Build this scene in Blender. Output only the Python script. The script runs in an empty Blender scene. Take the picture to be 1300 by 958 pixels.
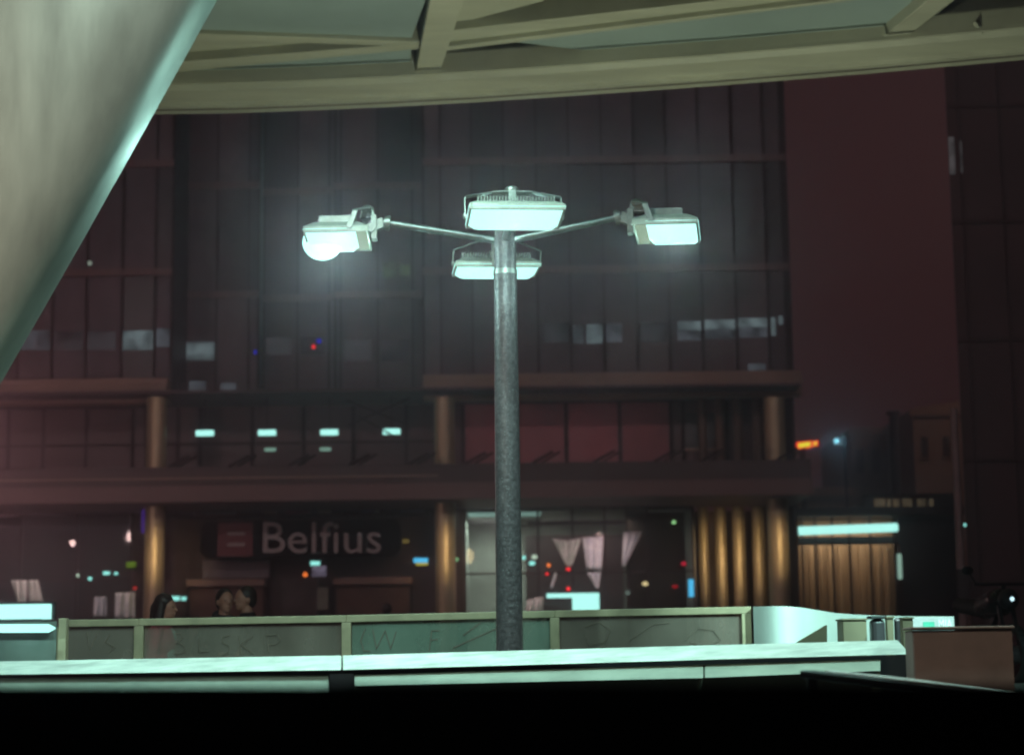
import bpy, bmesh, math, random
from mathutils import Vector, Matrix, Euler
random.seed(7)
S = bpy.context.scene
col = S.collection
R = math.radians

# ------------------------------------------------------------------ camera
H = 0.95
F = 2426.0
PITCH = R(8.7); ROLL = R(0.7)
cam_d = bpy.data.cameras.new('camera'); cam = bpy.data.objects.new('camera', cam_d); col.objects.link(cam)
S.camera = cam
fw = Vector((0, math.cos(PITCH), math.sin(PITCH)))
rt0 = Vector((1, 0, 0)); up0 = Vector((0, -math.sin(PITCH), math.cos(PITCH)))
rt = rt0*math.cos(ROLL) - up0*math.sin(ROLL)
up = up0*math.cos(ROLL) + rt0*math.sin(ROLL)
M = Matrix((rt, up, -fw)).transposed().to_4x4(); M.translation = Vector((0, 0, H))
cam.matrix_world = M
cam_d.lens = 36*F/1300; cam_d.sensor_width = 36; cam_d.sensor_fit = 'HORIZONTAL'
cam_d.clip_start = 0.05; cam_d.clip_end = 2000
cam_d.dof.use_dof = True; cam_d.dof.focus_distance = 12.3; cam_d.dof.aperture_fstop = 2.1; cam_d.dof.aperture_blades = 7

def ray(px, py): return fw + rt*((px-650)/F) + up*((479-py)/F)
def P(px, py, Y):
    d = ray(px, py); t = Y/d.y
    return Vector((d.x*t, Y, H+d.z*t))
def PZ(px, py, Z):
    d = ray(px, py); t = (Z-H)/d.z
    return Vector((d.x*t, d.y*t, Z))

# ------------------------------------------------------------------ helpers
class MB:
    def __init__(s): s.v = []; s.f = []
    def add(s, vs, fs):
        b = len(s.v); s.v += [Vector(v) for v in vs]; s.f += [tuple(b+i for i in f) for f in fs]; return s
    def box(s, a, b):
        x0, y0, z0 = [min(a[i], b[i]) for i in range(3)]; x1, y1, z1 = [max(a[i], b[i]) for i in range(3)]
        return s.add([(x0,y0,z0),(x1,y0,z0),(x1,y1,z0),(x0,y1,z0),(x0,y0,z1),(x1,y0,z1),(x1,y1,z1),(x0,y1,z1)],
                     [(0,3,2,1),(4,5,6,7),(0,1,5,4),(1,2,6,5),(2,3,7,6),(3,0,4,7)])
    def hexa(s, bot, top):
        n = len(bot)
        return s.add(list(bot)+list(top), [tuple(range(n-1, -1, -1)), tuple(range(n, 2*n))] +
                     [(i, (i+1) % n, n+(i+1) % n, n+i) for i in range(n)])
    def tube(s, a, b, r0, r1=None, n=20, caps=True, weld=False):
        a = Vector(a); b = Vector(b); r1 = r0 if r1 is None else r1
        d = (b-a).normalized(); u = d.orthogonal().normalized(); w = d.cross(u)
        vs = []
        for c, r in ((a, r0), (b, r1)):
            for i in range(n):
                t = 2*math.pi*i/n; vs.append(c+u*r*math.cos(t)+w*r*math.sin(t))
        fs = [(i, (i+1) % n, n+(i+1) % n, n+i) for i in range(n)]
        if caps and weld: fs += [tuple(range(n-1, -1, -1)), tuple(range(n, 2*n))]
        elif caps: vs = vs+vs; fs += [tuple(range(3*n-1, 2*n-1, -1)), tuple(range(3*n, 4*n))]
        return s.add(vs, fs)
    def bar(s, a, b, w, h, upv=(0, 0, 1)):
        a = Vector(a); b = Vector(b); d = (b-a).normalized(); u = d.cross(Vector(upv)).normalized(); v = u.cross(d)
        c = lambda p: [p-u*w/2-v*h/2, p+u*w/2-v*h/2, p+u*w/2+v*h/2, p-u*w/2+v*h/2]
        return s.hexa(c(a), c(b))
    def ball(s, c, rx, ry=None, rz=None, n=16, m=10, rot=None):
        ry = ry or rx; rz = rz or rx; c = Vector(c); vs = []; fs = []
        q = rot or Matrix.Identity(3)
        vs.append(c+q@Vector((0, 0, rz)))
        for j in range(1, m):
            t = math.pi*j/m
            for i in range(n):
                a = 2*math.pi*i/n
                vs.append(c+q@Vector((rx*math.sin(t)*math.cos(a), ry*math.sin(t)*math.sin(a), rz*math.cos(t))))
        vs.append(c+q@Vector((0, 0, -rz)))
        for i in range(n): fs.append((0, 1+i, 1+(i+1) % n))
        for j in range(m-2):
            for i in range(n):
                a = 1+j*n+i; b = 1+j*n+(i+1) % n; fs.append((a, a+n, b+n, b))
        k = 1+(m-2)*n
        for i in range(n): fs.append((k+i, len(vs)-1, k+(i+1) % n))
        return s.add(vs, fs)
    def capsule(s, a, b, r0, r1):
        a = Vector(a); b = Vector(b)
        s.tube(a, b, r0, r1, 14, True, True); s.ball(a, r0, n=14, m=10); s.ball(b, r1, n=14, m=10); return s
    def build(s, name, mat, parent=None, smooth=False, bevel=0, remesh=0, fix=True):
        me = bpy.data.meshes.new(name)
        off = root_loc(parent) if parent else Vector((0, 0, 0))
        me.from_pydata([v-off for v in s.v], [], s.f)
        if fix:
            bm = bmesh.new(); bm.from_mesh(me); bmesh.ops.recalc_face_normals(bm, faces=bm.faces); bm.to_mesh(me); bm.free()
        me.update()
        if mat: me.materials.append(mat)
        o = bpy.data.objects.new(name, me); col.objects.link(o)
        if parent: o.parent = parent
        if smooth: me.polygons.foreach_set('use_smooth', [True]*len(me.polygons))
        if bevel:
            m = o.modifiers.new('bevel', 'BEVEL'); m.width = bevel; m.segments = 2; m.limit_method = 'ANGLE'; m.angle_limit = R(40)
        if remesh:
            m = o.modifiers.new('remesh', 'REMESH'); m.mode = 'VOXEL'; m.voxel_size = remesh; m.use_smooth_shade = True
            m = o.modifiers.new('smooth', 'SMOOTH'); m.iterations = 4; m.factor = .5
        return o

def root_loc(o):
    v = Vector((0, 0, 0))
    while o: v = v+o.location; o = o.parent
    return v
def tag(o, label=None, cat=None, group=None, kind=None):
    if label: o['label'] = label
    if cat: o['category'] = cat
    if group: o['group'] = group
    if kind: o['kind'] = kind
    return o
def thing(name, label, cat, loc=(0, 0, 0), group=None):
    o = bpy.data.objects.new(name, None); col.objects.link(o); o.location = loc; o.empty_display_size = .2
    return tag(o, label, cat, group)
def kids(o): return [c for c in bpy.data.objects if c.parent == o]
def copy_tree(o, parent=None):
    c = o.copy(); col.objects.link(c); c.parent = parent
    for k in kids(o): copy_tree(k, c)
    return c

# ------------------------------------------------------------------ materials
def mat(name, c, rough=.6, metal=0, var=.25, scale=3., bump=0, spec=.5, streak=False, coat=0):
    m = bpy.data.materials.new(name); m.use_nodes = True; nt = m.node_tree; N = nt.nodes; L = nt.links
    b = N['Principled BSDF']; b.inputs['Roughness'].default_value = rough; b.inputs['Metallic'].default_value = metal
    b.inputs['Specular IOR Level'].default_value = spec
    if coat: b.inputs['Coat Weight'].default_value = coat
    tc = N.new('ShaderNodeTexCoord'); no = N.new('ShaderNodeTexNoise'); no.inputs['Scale'].default_value = scale
    no.inputs['Detail'].default_value = 8; no.inputs['Roughness'].default_value = .62
    src = tc.outputs['Object']
    if streak:
        mp = N.new('ShaderNodeMapping'); mp.inputs['Scale'].default_value = streak if isinstance(streak, tuple) else (6, 6, .4); L.new(src, mp.inputs['Vector']); src = mp.outputs['Vector']
    L.new(src, no.inputs['Vector'])
    cr = N.new('ShaderNodeValToRGB'); cr.color_ramp.elements[0].position = .3; cr.color_ramp.elements[1].position = .72
    lo = tuple(x*(1-var) for x in c)+(1,); hi = tuple(min(1, x*(1+var)) for x in c)+(1,)
    cr.color_ramp.elements[0].color = lo; cr.color_ramp.elements[1].color = hi
    L.new(no.outputs['Fac'], cr.inputs['Fac']); L.new(cr.outputs['Color'], b.inputs['Base Color'])
    rr = N.new('ShaderNodeMapRange'); rr.inputs['To Min'].default_value = max(.02, rough-.1); rr.inputs['To Max'].default_value = min(1, rough+.12)
    L.new(no.outputs['Fac'], rr.inputs['Value']); L.new(rr.outputs['Result'], b.inputs['Roughness'])
    if bump:
        bp = N.new('ShaderNodeBump'); bp.inputs['Strength'].default_value = bump; bp.inputs['Distance'].default_value = .01
        L.new(no.outputs['Fac'], bp.inputs['Height']); L.new(bp.outputs['Normal'], b.inputs['Normal'])
    return m
def emis(name, c, s=1., noise=0, scale=2.):
    m = bpy.data.materials.new(name); m.use_nodes = True; nt = m.node_tree; nt.nodes.clear()
    e = nt.nodes.new('ShaderNodeEmission'); e.inputs['Color'].default_value = tuple(c)+(1,); e.inputs['Strength'].default_value = s
    o = nt.nodes.new('ShaderNodeOutputMaterial'); nt.links.new(e.outputs[0], o.inputs[0])
    if noise:
        tc = nt.nodes.new('ShaderNodeTexCoord'); no = nt.nodes.new('ShaderNodeTexNoise'); no.inputs['Scale'].default_value = scale
        mr = nt.nodes.new('ShaderNodeMapRange'); mr.inputs['From Min'].default_value = .35; mr.inputs['From Max'].default_value = .65
        mr.inputs['To Min'].default_value = s*(1-noise); mr.inputs['To Max'].default_value = s*(1+noise)
        nt.links.new(tc.outputs['Object'], no.inputs['Vector']); nt.links.new(no.outputs['Fac'], mr.inputs['Value'])
        nt.links.new(mr.outputs['Result'], e.inputs['Strength'])
    return m
def dirty_glass(name, c, fac, rough=.15, scale=2.5):
    m = bpy.data.materials.new(name); m.use_nodes = True; nt = m.node_tree; N = nt.nodes; L = nt.links; N.clear()
    o = N.new('ShaderNodeOutputMaterial'); t = N.new('ShaderNodeBsdfTransparent'); t.inputs['Color'].default_value = (.8, .85, .82, 1)
    p = N.new('ShaderNodeBsdfPrincipled'); p.inputs['Base Color'].default_value = tuple(c)+(1,); p.inputs['Roughness'].default_value = rough
    tc = N.new('ShaderNodeTexCoord'); no = N.new('ShaderNodeTexNoise'); no.inputs['Scale'].default_value = scale; no.inputs['Detail'].default_value = 9
    mr = N.new('ShaderNodeMapRange'); mr.inputs['From Min'].default_value = .3; mr.inputs['From Max'].default_value = .7
    mr.inputs['To Min'].default_value = max(0, fac-.15); mr.inputs['To Max'].default_value = min(1, fac+.15)
    mx = N.new('ShaderNodeMixShader')
    L.new(tc.outputs['Object'], no.inputs['Vector']); L.new(no.outputs['Fac'], mr.inputs['Value']); L.new(mr.outputs['Result'], mx.inputs[0])
    L.new(t.outputs[0], mx.inputs[1]); L.new(p.outputs[0], mx.inputs[2]); L.new(mx.outputs[0], o.inputs[0])
    return m

LAMP = (.50, 1.0, .92)
def speckle(m, c=(.33, .31, .31), scale=58, thr=.15):
    nt = m.node_tree; N = nt.nodes; L = nt.links; b = N['Principled BSDF']; src = b.inputs['Base Color'].links[0].from_socket
    v = N.new('ShaderNodeTexVoronoi'); v.inputs['Scale'].default_value = scale; v.inputs['Randomness'].default_value = 1
    tc = N.new('ShaderNodeTexCoord'); L.new(tc.outputs['Object'], v.inputs['Vector'])
    n2 = N.new('ShaderNodeTexNoise'); n2.inputs['Scale'].default_value = 9; L.new(tc.outputs['Object'], n2.inputs['Vector'])
    mu = N.new('ShaderNodeMath'); mu.operation = 'MULTIPLY'; mu.inputs[1].default_value = thr*2; L.new(n2.outputs['Fac'], mu.inputs[0])
    lt = N.new('ShaderNodeMath'); lt.operation = 'LESS_THAN'; L.new(v.outputs['Distance'], lt.inputs[0]); L.new(mu.outputs[0], lt.inputs[1])
    mx = N.new('ShaderNodeMixRGB'); mx.inputs['Color2'].default_value = tuple(c)+(1,); L.new(lt.outputs[0], mx.inputs['Fac']); L.new(src, mx.inputs['Color1']); L.new(mx.outputs[0], b.inputs['Base Color'])
WARM = (1.0, .60, .30); GOLD = (1.0, .72, .36)
m_lens = emis('lamp_lens', LAMP, 1.35)
m_flare = emis('lamp_flare', LAMP, 1.6)
m_tube = emis('tube_light', (.45, 1, .9), 1.4)
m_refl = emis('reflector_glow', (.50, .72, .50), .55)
m_lampbody = mat('lamp_housing', (.42, .40, .34), .45, .3, .2, 12, .1)
m_bracket = mat('lamp_bracket', (.36, .33, .30), .4, .7, .2, 20)
m_pole = mat('galvanised_pole', (.14, .105, .11), .36, .45, .45, 38, .6)
speckle(m_pole)
m_arm = mat('arm_steel', (.26, .25, .24), .35, .8, .2, 10)
m_coping = mat('coping_metal', (.66, .64, .58), .42, .15, .30, 4, .2, streak=(1.2, 5, 5))
m_panelw = mat('parapet_panel', (.34, .34, .28), .5, .1, .2, 4)
m_rail = mat('rail_frame', (.50, .38, .24), .5, .1, .2, 6, .1)
m_railglass = dirty_glass('rail_glass', (.40, .29, .24), .40)
m_sideglass = dirty_glass('side_glass', (.30, .34, .30), .6)
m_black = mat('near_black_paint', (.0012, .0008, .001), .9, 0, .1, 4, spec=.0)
m_dark = mat('dark_frame', (.018, .012, .014), .5, 0, .2, 3)
m_cgirder = mat('canopy_girder', (.325, .33, .245), .5, .05, .18, .9, streak=(.6, 4, 1))
m_cpanel = mat('canopy_panel', (.24, .31, .29), .32, .1, .16, .35)
m_cdeck = mat('canopy_deck', (.035, .025, .02), .7, 0, .3, 1)
m_column = mat('column_paint', (.40, .38, .33), .42, .5, .22, 1.6, .12, streak=(3, 3, .25))
m_pane = mat('facade_pane', (.13, .095, .115), .42, 0, .42, .35, spec=.25)
m_pane2 = mat('facade_pane_recessed', (.15, .10, .115), .42, 0, .42, .35, spec=.25)
m_var = [mat('facade_pane_dark', (.075, .055, .065), .3, 0, .4, .5, spec=.3), mat('facade_pane_pale', (.16, .12, .135), .45, 0, .4, .6, spec=.2)]
m_mull = mat('mullion', (.030, .018, .020), .6, 0, .2, 3, spec=.2)
m_band = mat('floor_band', (.19, .10, .10), .55, 0, .2, .8)
m_corn = mat('cornice_stone', (.36, .23, .18), .6, 0, .18, .7)
m_pod = mat('podium_fascia', (.09, .06, .062), .6, 0, .2, .6)
m_steelcol = mat('column_steel', (.50, .40, .26), .45, .45, .2, 1.3, streak=(3, 3, .4))
m_sign = mat('sign_panel', (.006, .004, .004), .8, 0, .2, 2, spec=.1)
m_signred = mat('sign_red', (.16, .012, .02), .5, 0, .1, 2)
m_signtxt = mat('sign_letters', (.42, .36, .37), .5, 0, .1, 2)
m_shutter = mat('shutter', (.26, .16, .13), .55, .1, .2, 2)
m_shopwall = mat('shop_wall', (.55, .50, .47), .7, 0, .25, .7)
m_shopdark = mat('shop_dark_wall', (.06, .035, .035), .7, 0, .4, .9)
m_floor = mat('shop_floor', (.09, .06, .06), .3, 0, .3, 1)
m_cloth = mat('cloth', (.70, .84, .98), .8, 0, .28, 6)
m_shopglass = dirty_glass('shop_glass', (.03, .02, .025), .22, .03, .6)
m_ground = mat('asphalt', (.05, .047, .046), .8, 0, .35, 1.5, .3)
m_pave = mat('paving', (.16, .14, .13), .7, 0, .3, 2, .2)
m_tower = mat('tower_cladding', (.06, .035, .038), .6, 0, .25, .6, spec=.15)
m_far = mat('far_render', (.22, .15, .13), .8, 0, .2, .4)
m_fard = mat('far_window', (.03, .018, .018), .3, 0, .2, 1)
m_pav = mat('pavilion_frame', (.03, .018, .018), .5, 0, .2, 1)
m_slat = mat('pavilion_slats', (.36, .26, .16), .6, 0, .3, 2, streak=(5, 5, .4))
m_whitewall = mat('white_parapet', (.72, .72, .66), .5, 0, .07, 2, .05)
m_box = mat('utility_box', (.24, .13, .11), .75, 0, .2, 5, .25)
m_skin = mat('skin', (.42, .20, .14), .55, 0, .1, 8)
m_hair = mat('hair', (.02, .012, .01), .5, 0, .3, 20)
m_coat_p = mat('pink_coat', (.62, .10, .15), .8, 0, .15, 8)
m_coat_d = mat('dark_coat', (.022, .014, .02), .85, 0, .2, 8)
m_shirt = mat('pale_shirt', (.35, .48, .46), .8, 0, .1, 8)
m_trous = mat('trousers', (.03, .03, .04), .85, 0, .2, 8)
m_rubber = mat('rubber', (.015, .015, .015), .7, 0, .2, 10)
m_carp = mat('dark_car_paint', (.02, .012, .012), .25, .2, .1, 4, coat=.5)
m_curtbl = emis('blue_glow', (.16, .05, .6), .25)

# ------------------------------------------------------------------ ground
def struct(o, label=None): o['kind'] = 'structure'; return o
struct(MB().box((-150, -40, -.3), (150, 190, 0)).build('ground', m_ground))
struct(MB().box((-60, 52, .004), (12, 61.9, .12)).build('pavement', m_pave, bevel=.02))
mk = MB()
for k in range(14): mk.box((-56+k*8, 40, .004), (-53+k*8, 40.15, .006))
struct(mk.build('road_marking', mat('road_paint', (.7, .7, .66), .6)))

# ------------------------------------------------------------------ canopy (underside seen from below)
ZC = 9.0
can = thing('roof_canopy', 'huge pale canopy of olive girders and grey soffit panels filling the top', 'canopy', (0, 0, 0))
def slab(mb, pts, z0, z1):
    """polygon given in photo pixels on the horizontal plane z0, thickened up to z1"""
    b = [PZ(x, y, z0) for x, y in pts]
    return mb.hexa(b, [Vector((p.x, p.y, z1)) for p in b])
def band(mb, line, w0, z0, z1):
    """girder along a pixel polyline of lower edges; w0 = width in metres towards the camera"""
    pts = [PZ(x, y, z0) for x, y in line]
    for a, b in zip(pts[:-1], pts[1:]):
        w = w0
        mb.hexa([a, b, b-Vector((0, w, 0)), a-Vector((0, w, 0))],
                [Vector((p.x, p.y, z1)) for p in (a, b, b-Vector((0, w, 0)), a-Vector((0, w, 0)))])
edge = [(-400, 128), (-200, 135), (0, 140), (100, 141), (200, 140.5), (300, 139), (400, 135.5), (500, 131), (600, 125.5), (700, 119), (800, 112), (900, 105), (1000, 97), (1100, 89), (1200, 80), (1300, 71), (1450, 56), (1600, 40)]
# fascia: rounded rim made of stacked steps
rim = [PZ(x, y, ZC-.25) for x, y in edge]
def rimsweep(name, prof, m):
    mb = MB(); vs = []; n = len(prof)
    for p in rim:
        for (dy, dz) in prof: vs.append(Vector((p.x, p.y+dy, ZC-.25+dz)))
    fs = []
    for i in range(len(rim)-1):
        for j in range(n): fs.append((i*n+j, i*n+(j+1) % n, (i+1)*n+(j+1) % n, (i+1)*n+j))
    fs += [tuple(range(n)), tuple(range((len(rim)-1)*n, len(rim)*n))]
    return mb.add(vs, fs).build(name, m, can)
rimsweep('edge_girder', [(-.95, .08), (-.9, .0), (-.42, -.02), (-.40, -.07), (-.05, -.07), (0, -.03), (.02, .05), (.02, .5), (-.95, .5)], m_cgirder)
rimsweep('edge_lip', [(.022, .02), (.05, .03), (.09, .12), (.09, .45), (.022, .45)], m_cgirder)
rimsweep('drip_groove', [(-.28, -.078), (-.24, -.078), (-.24, -.069), (-.28, -.069)], m_cdeck)
rimsweep('conduit', [(-1.15, .02), (-1.10, .02), (-1.10, .07), (-1.15, .07)], m_cgirder)
# inner arc rail between the dark slots
innr = [(x, y-36+max(0, (x-900))*.004) for x, y in edge]
# upper dark deck closing everything
deck = MB().hexa([Vector((-14, -6, ZC+.62)), Vector((22, -6, ZC+.62)), Vector((22, 22.5, ZC+.62)), Vector((6, 25, ZC+.62)), Vector((-14, 24.2, ZC+.62))],
                 [Vector((-14, -6, ZC+.8)), Vector((22, -6, ZC+.8)), Vector((22, 22.5, ZC+.8)), Vector((6, 25, ZC+.8)), Vector((-14, 24.2, ZC+.8))])
deck.build('roof_deck', m_cdeck, can)
for nm, pts in (('soffit_panel', [(120, 0), (130, 44), (520, 55), (541, -2), (570, -130), (-60, -130)]),
                ('soffit_panel', [(60, 104), (200, 92), (522, 61), (519, 117), (400, 117), (200, 113), (60, 108)]),
                ('soffit_panel', [(640, 52), (860, 26), (1100, -4), (1300, -40), (1175, 4), (1080, 77), (870, 74), (760, 66)])):
    slab(MB(), pts, ZC+.02, ZC+.06).build(nm, m_cpanel, can)
def girder(pts, z0=ZC-.12, z1=ZC+.5): slab(MB(), pts, z0, z1).build('girder', m_cgirder, can, bevel=.012)
girder([(546, 0), (590, 0), (660, -200), (600, -200)], ZC-.14)
girder([(523, 116), (551, 116), (589, 0), (546, 0)], ZC-.14)           # radial rib
girder([(1082, 80), (1112, 77), (1214, -1), (1180, -1)], ZC-.13)         # right radial rib
girder([(1180, -1), (1214, -1), (1400, -150), (1350, -150)], ZC-.13)
girder([(60, 112), (60, 92), (540, 55), (540, 62), (215, 93)], ZC-.05)    # diagonal
girder([(60, 44), (60, 35), (240, 43), (535, 54), (535, 60)], ZC-.04)
girder([(560, 62), (1095, -2), (960, -4), (568, 40)], ZC-.02)             # wide diagonal band right of the rib
girder([(560, 66), (1110, -2), (1094, -3), (560, 61)], ZC-.09)
girder([(60, 46), (240, 47), (530, 60), (215, 92), (60, 98)], ZC+.08)      # infill wedge between the two beams at left
girder([(560, 88), (700, 80), (860, 76), (1080, 60), (1080, 66), (860, 84), (700, 89), (560, 96)], ZC-.03)
girder([(560, 36), (690, 2), (720, -30), (600, -20)], ZC+.1)
girder([(1125, 56), (1300, 30), (1500, 0), (1500, -6), (1300, 22), (1130, 49)], ZC-.02)
girder([(1150, 40), (1300, 12), (1400, -8), (1400, -13), (1300, 8), (1160, 33)], ZC+.2)
for (x, y) in ((742, 84), (1245, 36)):
    a = PZ(x-6, y-8, ZC-.05); b = PZ(x+3, y+8, ZC-.2)
    MB().bar(a, b, .05, .05).build('bracket', m_cgirder, can)

# inclined leg of the canopy, left
leg = thing('canopy_leg', 'massive smooth inclined steel column leaning across the upper corner', 'column', (0, 0, 0))
e0 = P(-60, 572, 8.98); e3 = P(265, -2, 8.98); e0.y = e3.y = 9.0
ax = (e3-e0); ax.y = 0; axn = ax.normalized(); perp = Vector((-axn.z, 0, axn.x))
mb = MB(); n = 128; rings = []
for k in range(31):
    t = -.85+k*(3.1/30)
    c = e0+ax*t; r = 2.0+.25*t
    bow = .008*math.sin(math.pi*max(0, min(1, t)))
    c = c+perp*(r-bow)
    if k == 0: c.z = max(c.z, .02)
    for i in range(n):
        a = 2*math.pi*i/n
        ca, sa = math.cos(a), math.sin(a); pw_ = .72
        mb.v.append(c+perp*r*math.copysign(abs(ca)**pw_, ca)+Vector((0, 1, 0))*r*.30*math.copysign(abs(sa)**pw_, sa))
for k in range(30):
    for i in range(n):
        mb.f.append((k*n+i, k*n+(i+1) % n, (k+1)*n+(i+1) % n, (k+1)*n+i))
zs = [v.z for v in mb.v]
for v in mb.v:
    v.z = min(max(v.z, .0), ZC-.16)
mb.build('shaft', m_column, leg, smooth=True)

# ------------------------------------------------------------------ lamp post
YL = 12.3
base = P(647.5, 860, YL); base.z = 0; top = P(640.5, 296, YL)
lampx = base.x
post = thing('street_lamp', 'tall grey lamp post with four lit white floodlights on short arms', 'lamp post', (lampx, YL, 0))
T = top.z
px = lambda n_: n_*YL/F
MB().tube((lampx, YL, 0), (lampx, YL, .03), .2, .2, 32).build('base_plate', m_pole, post, smooth=False, bevel=.005)
zc = P(641, 345, YL).z
MB().tube((lampx, YL, .03), (lampx, YL, zc), .0905, .076, 48).build('pole', m_pole, post, smooth=True)
MB().tube((lampx, YL, zc-.01), (lampx, YL, T), .0725, .0735, 48).build('pole_top', m_pole, post, smooth=True)
MB().tube((lampx, YL, zc-.02), (lampx, YL, zc+.012), .079, .077, 48).build('collar', m_bracket, post, smooth=True, bevel=.004)
MB().tube((lampx, YL, T), (lampx, YL, T+.02), .074, .06, 40).build('pole_cap', m_bracket, post, smooth=True, bevel=.004)

def make_head(ang, tilt, kind, L_=.66, rise=.105, bh=.128, gx=.14, gz=-.08):
    """floodlight at the end of an arm pointing in direction ang"""
    c, s_ = math.cos(ang), math.sin(ang)
    zr = T-.045
    a = Vector((lampx+c*.06, YL+s_*.06, zr)); b = Vector((lampx+c*L_, YL+s_*L_, zr+rise))
    arm = MB().tube(a, b, .026, .022, 20)
    arm.build('arm', m_arm, post, smooth=True)
    f = MB(); d = (b-a).normalized()
    f.tube(b-d*.005, b+d*.02, .05, .05, 24); f.tube(b+d*.02, b+d*.035, .043, .043, 24)
    flange = f.build('flange', m_bracket, post, smooth=False, bevel=.003)
    # local head frame: X outward, Y tangent, Z up ; origin = pivot
    q = Matrix.Rotation(ang, 3, 'Z') @ Matrix.Rotation(-tilt, 3, 'Y')
    o = b+Vector((c*gx, s_*gx, gz))
    def W(x, y, z): return o+q@Vector((x, y, z))
    def bx(mb, x0, y0, z0, x1, y1, z1, tx=0, ty=0):
        mb.hexa([W(x0, y0, z0), W(x1, y0, z0), W(x1, y1, z0), W(x0, y1, z0)],
                [W(x0+tx, y0+ty, z1), W(x1-tx, y0+ty, z1), W(x1-tx, y1-ty, z1), W(x0+tx, y1-ty, z1)])
    hs = MB()
    hw = .295; hl = .42 if L_ > .6 else .39; x0 = -.015
    # rim frame open below: four bars, then the tapered lid
    bx(hs, x0, -hw, -.04, x0+hl, -hw+.014, .0); bx(hs, x0, hw-.014, -.04, x0+hl, hw, .0)
    bx(hs, x0, -hw+.014, -.04, x0+.014, hw-.014, .0); bx(hs, x0+hl-.014, -hw+.014, -.04, x0+hl, hw-.014, .0)
    bx(hs, x0, -hw, .0, x0+hl, hw, .036, .07, .05)
    head = hs.build('floodlight', m_lampbody, post, bevel=.004)
    fn = MB()
    for k in range(26):
        y = -.235+k*.0188
        bx(fn, x0+.08, y, .035, x0+hl-.10, y+.006, .080)
    fn.build('cooling_fins', m_bracket, head)
    lz = MB(); lo_ = .085 if L_ > .6 else -.003
    # prismatic glass, faintly bulged
    nx, ny = 18, 22; b0 = len(lz.v)
    for i in range(nx+1):
        for j in range(ny+1):
            u = i/nx; v = j/ny
            lz.v.append(W(x0+lo_+u*(hl+.003-lo_), -hw-.003+v*(2*hw+.006), -.018-.042*min(1, 3.2*math.sin(math.pi*u))*min(1, 3.2*math.sin(math.pi*v))))
    for i in range(nx):
        for j in range(ny):
            k = i*(ny+1)+j; lz.f.append((k, k+1, k+ny+2, k+ny+1))
    lz.build('lens', m_lens, head, smooth=True)
    rf = MB(); bx(rf, x0+.016, -hw+.014, -.034, x0+.084, hw-.014, -.02)
    for k in range(5): bx(rf, x0+.020+k*.013, -hw+.016, -.040, x0+.026+k*.013, hw-.016, -.0345)
    if L_ > .6: rf.build('reflector', m_refl, head)
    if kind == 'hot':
        MB().ball(W(x0+hl-.10, -.10, -.02), .132, .15, .118, 32, 20, rot=q).build('glow_ball', m_flare, head, smooth=True)  # flare of the left lamp, modelled as a solid glowing ball
    # U bracket with clamp
    u = MB()
    for sg in (-1, 1):
        y = sg*(hw+.008)
        u.hexa([W(.09, y-.004, -.02), W(.125, y-.004, -.02), W(.125, y+.004, -.02), W(.09, y+.004, -.02)],
               [W(.05, y-.004, bh-.053), W(.085, y-.004, bh-.053), W(.085, y+.004, bh-.053), W(.05, y+.004, bh-.053)])
        u.hexa([W(.045, sg*(hw+.012), bh-.055), W(.09, sg*(hw+.012), bh-.055), W(.09, sg*(hw+.0), bh-.043), W(.045, sg*(hw+.0), bh-.043)],
               [W(-.02, sg*.13, bh), W(.025, sg*.13, bh), W(.025, sg*.12, bh+.01), W(-.02, sg*.12, bh+.01)])
        u.tube(W(.107, y-.012, .0), W(.107, y+.012, .0), .017, .017, 14)
    bx(u, -.03, -.125, bh, .035, .125, bh+.01)
    u.build('bracket', m_bracket, head, bevel=.002)
    k = MB(); bx(k, -.062, -.045, -.035, -.02, .045, .13); k.bar(b+d*.034, W(-.05, 0, .06), .06, .07); bx(k, -.05, -.03, .11, .05, .03, bh+.027, .01, .01)
    k.tube(W(-.02, -.06, .04), W(-.02, .06, .04), .03, .03, 20); k.ball(W(0, 0, bh+.022), .045, .045, .03)
    k.build('clamp', m_bracket, head, bevel=.004)
    return W(x0+hl*.55, 0, -.10), q@Vector((.22, 0, -1))

heads = []
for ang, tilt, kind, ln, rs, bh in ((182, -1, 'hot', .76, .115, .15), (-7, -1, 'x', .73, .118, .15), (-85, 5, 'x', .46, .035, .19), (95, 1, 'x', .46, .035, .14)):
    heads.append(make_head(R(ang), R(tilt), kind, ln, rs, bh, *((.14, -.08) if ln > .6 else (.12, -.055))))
def spot(loc, d, power, c, size=R(165), blend=.6, rad=.02, name='lamp_light'):
    l = bpy.data.lights.new(name, 'SPOT'); l.energy = power; l.color = c; l.spot_size = size; l.spot_blend = blend; l.shadow_soft_size = rad
    o = bpy.data.objects.new(name, l); col.objects.link(o); o.location = loc
    o.rotation_euler = Vector(d).to_track_quat('-Z', 'Y').to_euler(); return o
def point(loc, power, c, rad=.05, name='lamp_light'):
    l = bpy.data.lights.new(name, 'POINT'); l.energy = power; l.color = c; l.shadow_soft_size = rad
    o = bpy.data.objects.new(name, l); col.objects.link(o); o.location = loc; return o
for i, (p, d) in enumerate(heads):
    point(p, (50, 22, 26, 16)[i], LAMP, .0)

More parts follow.
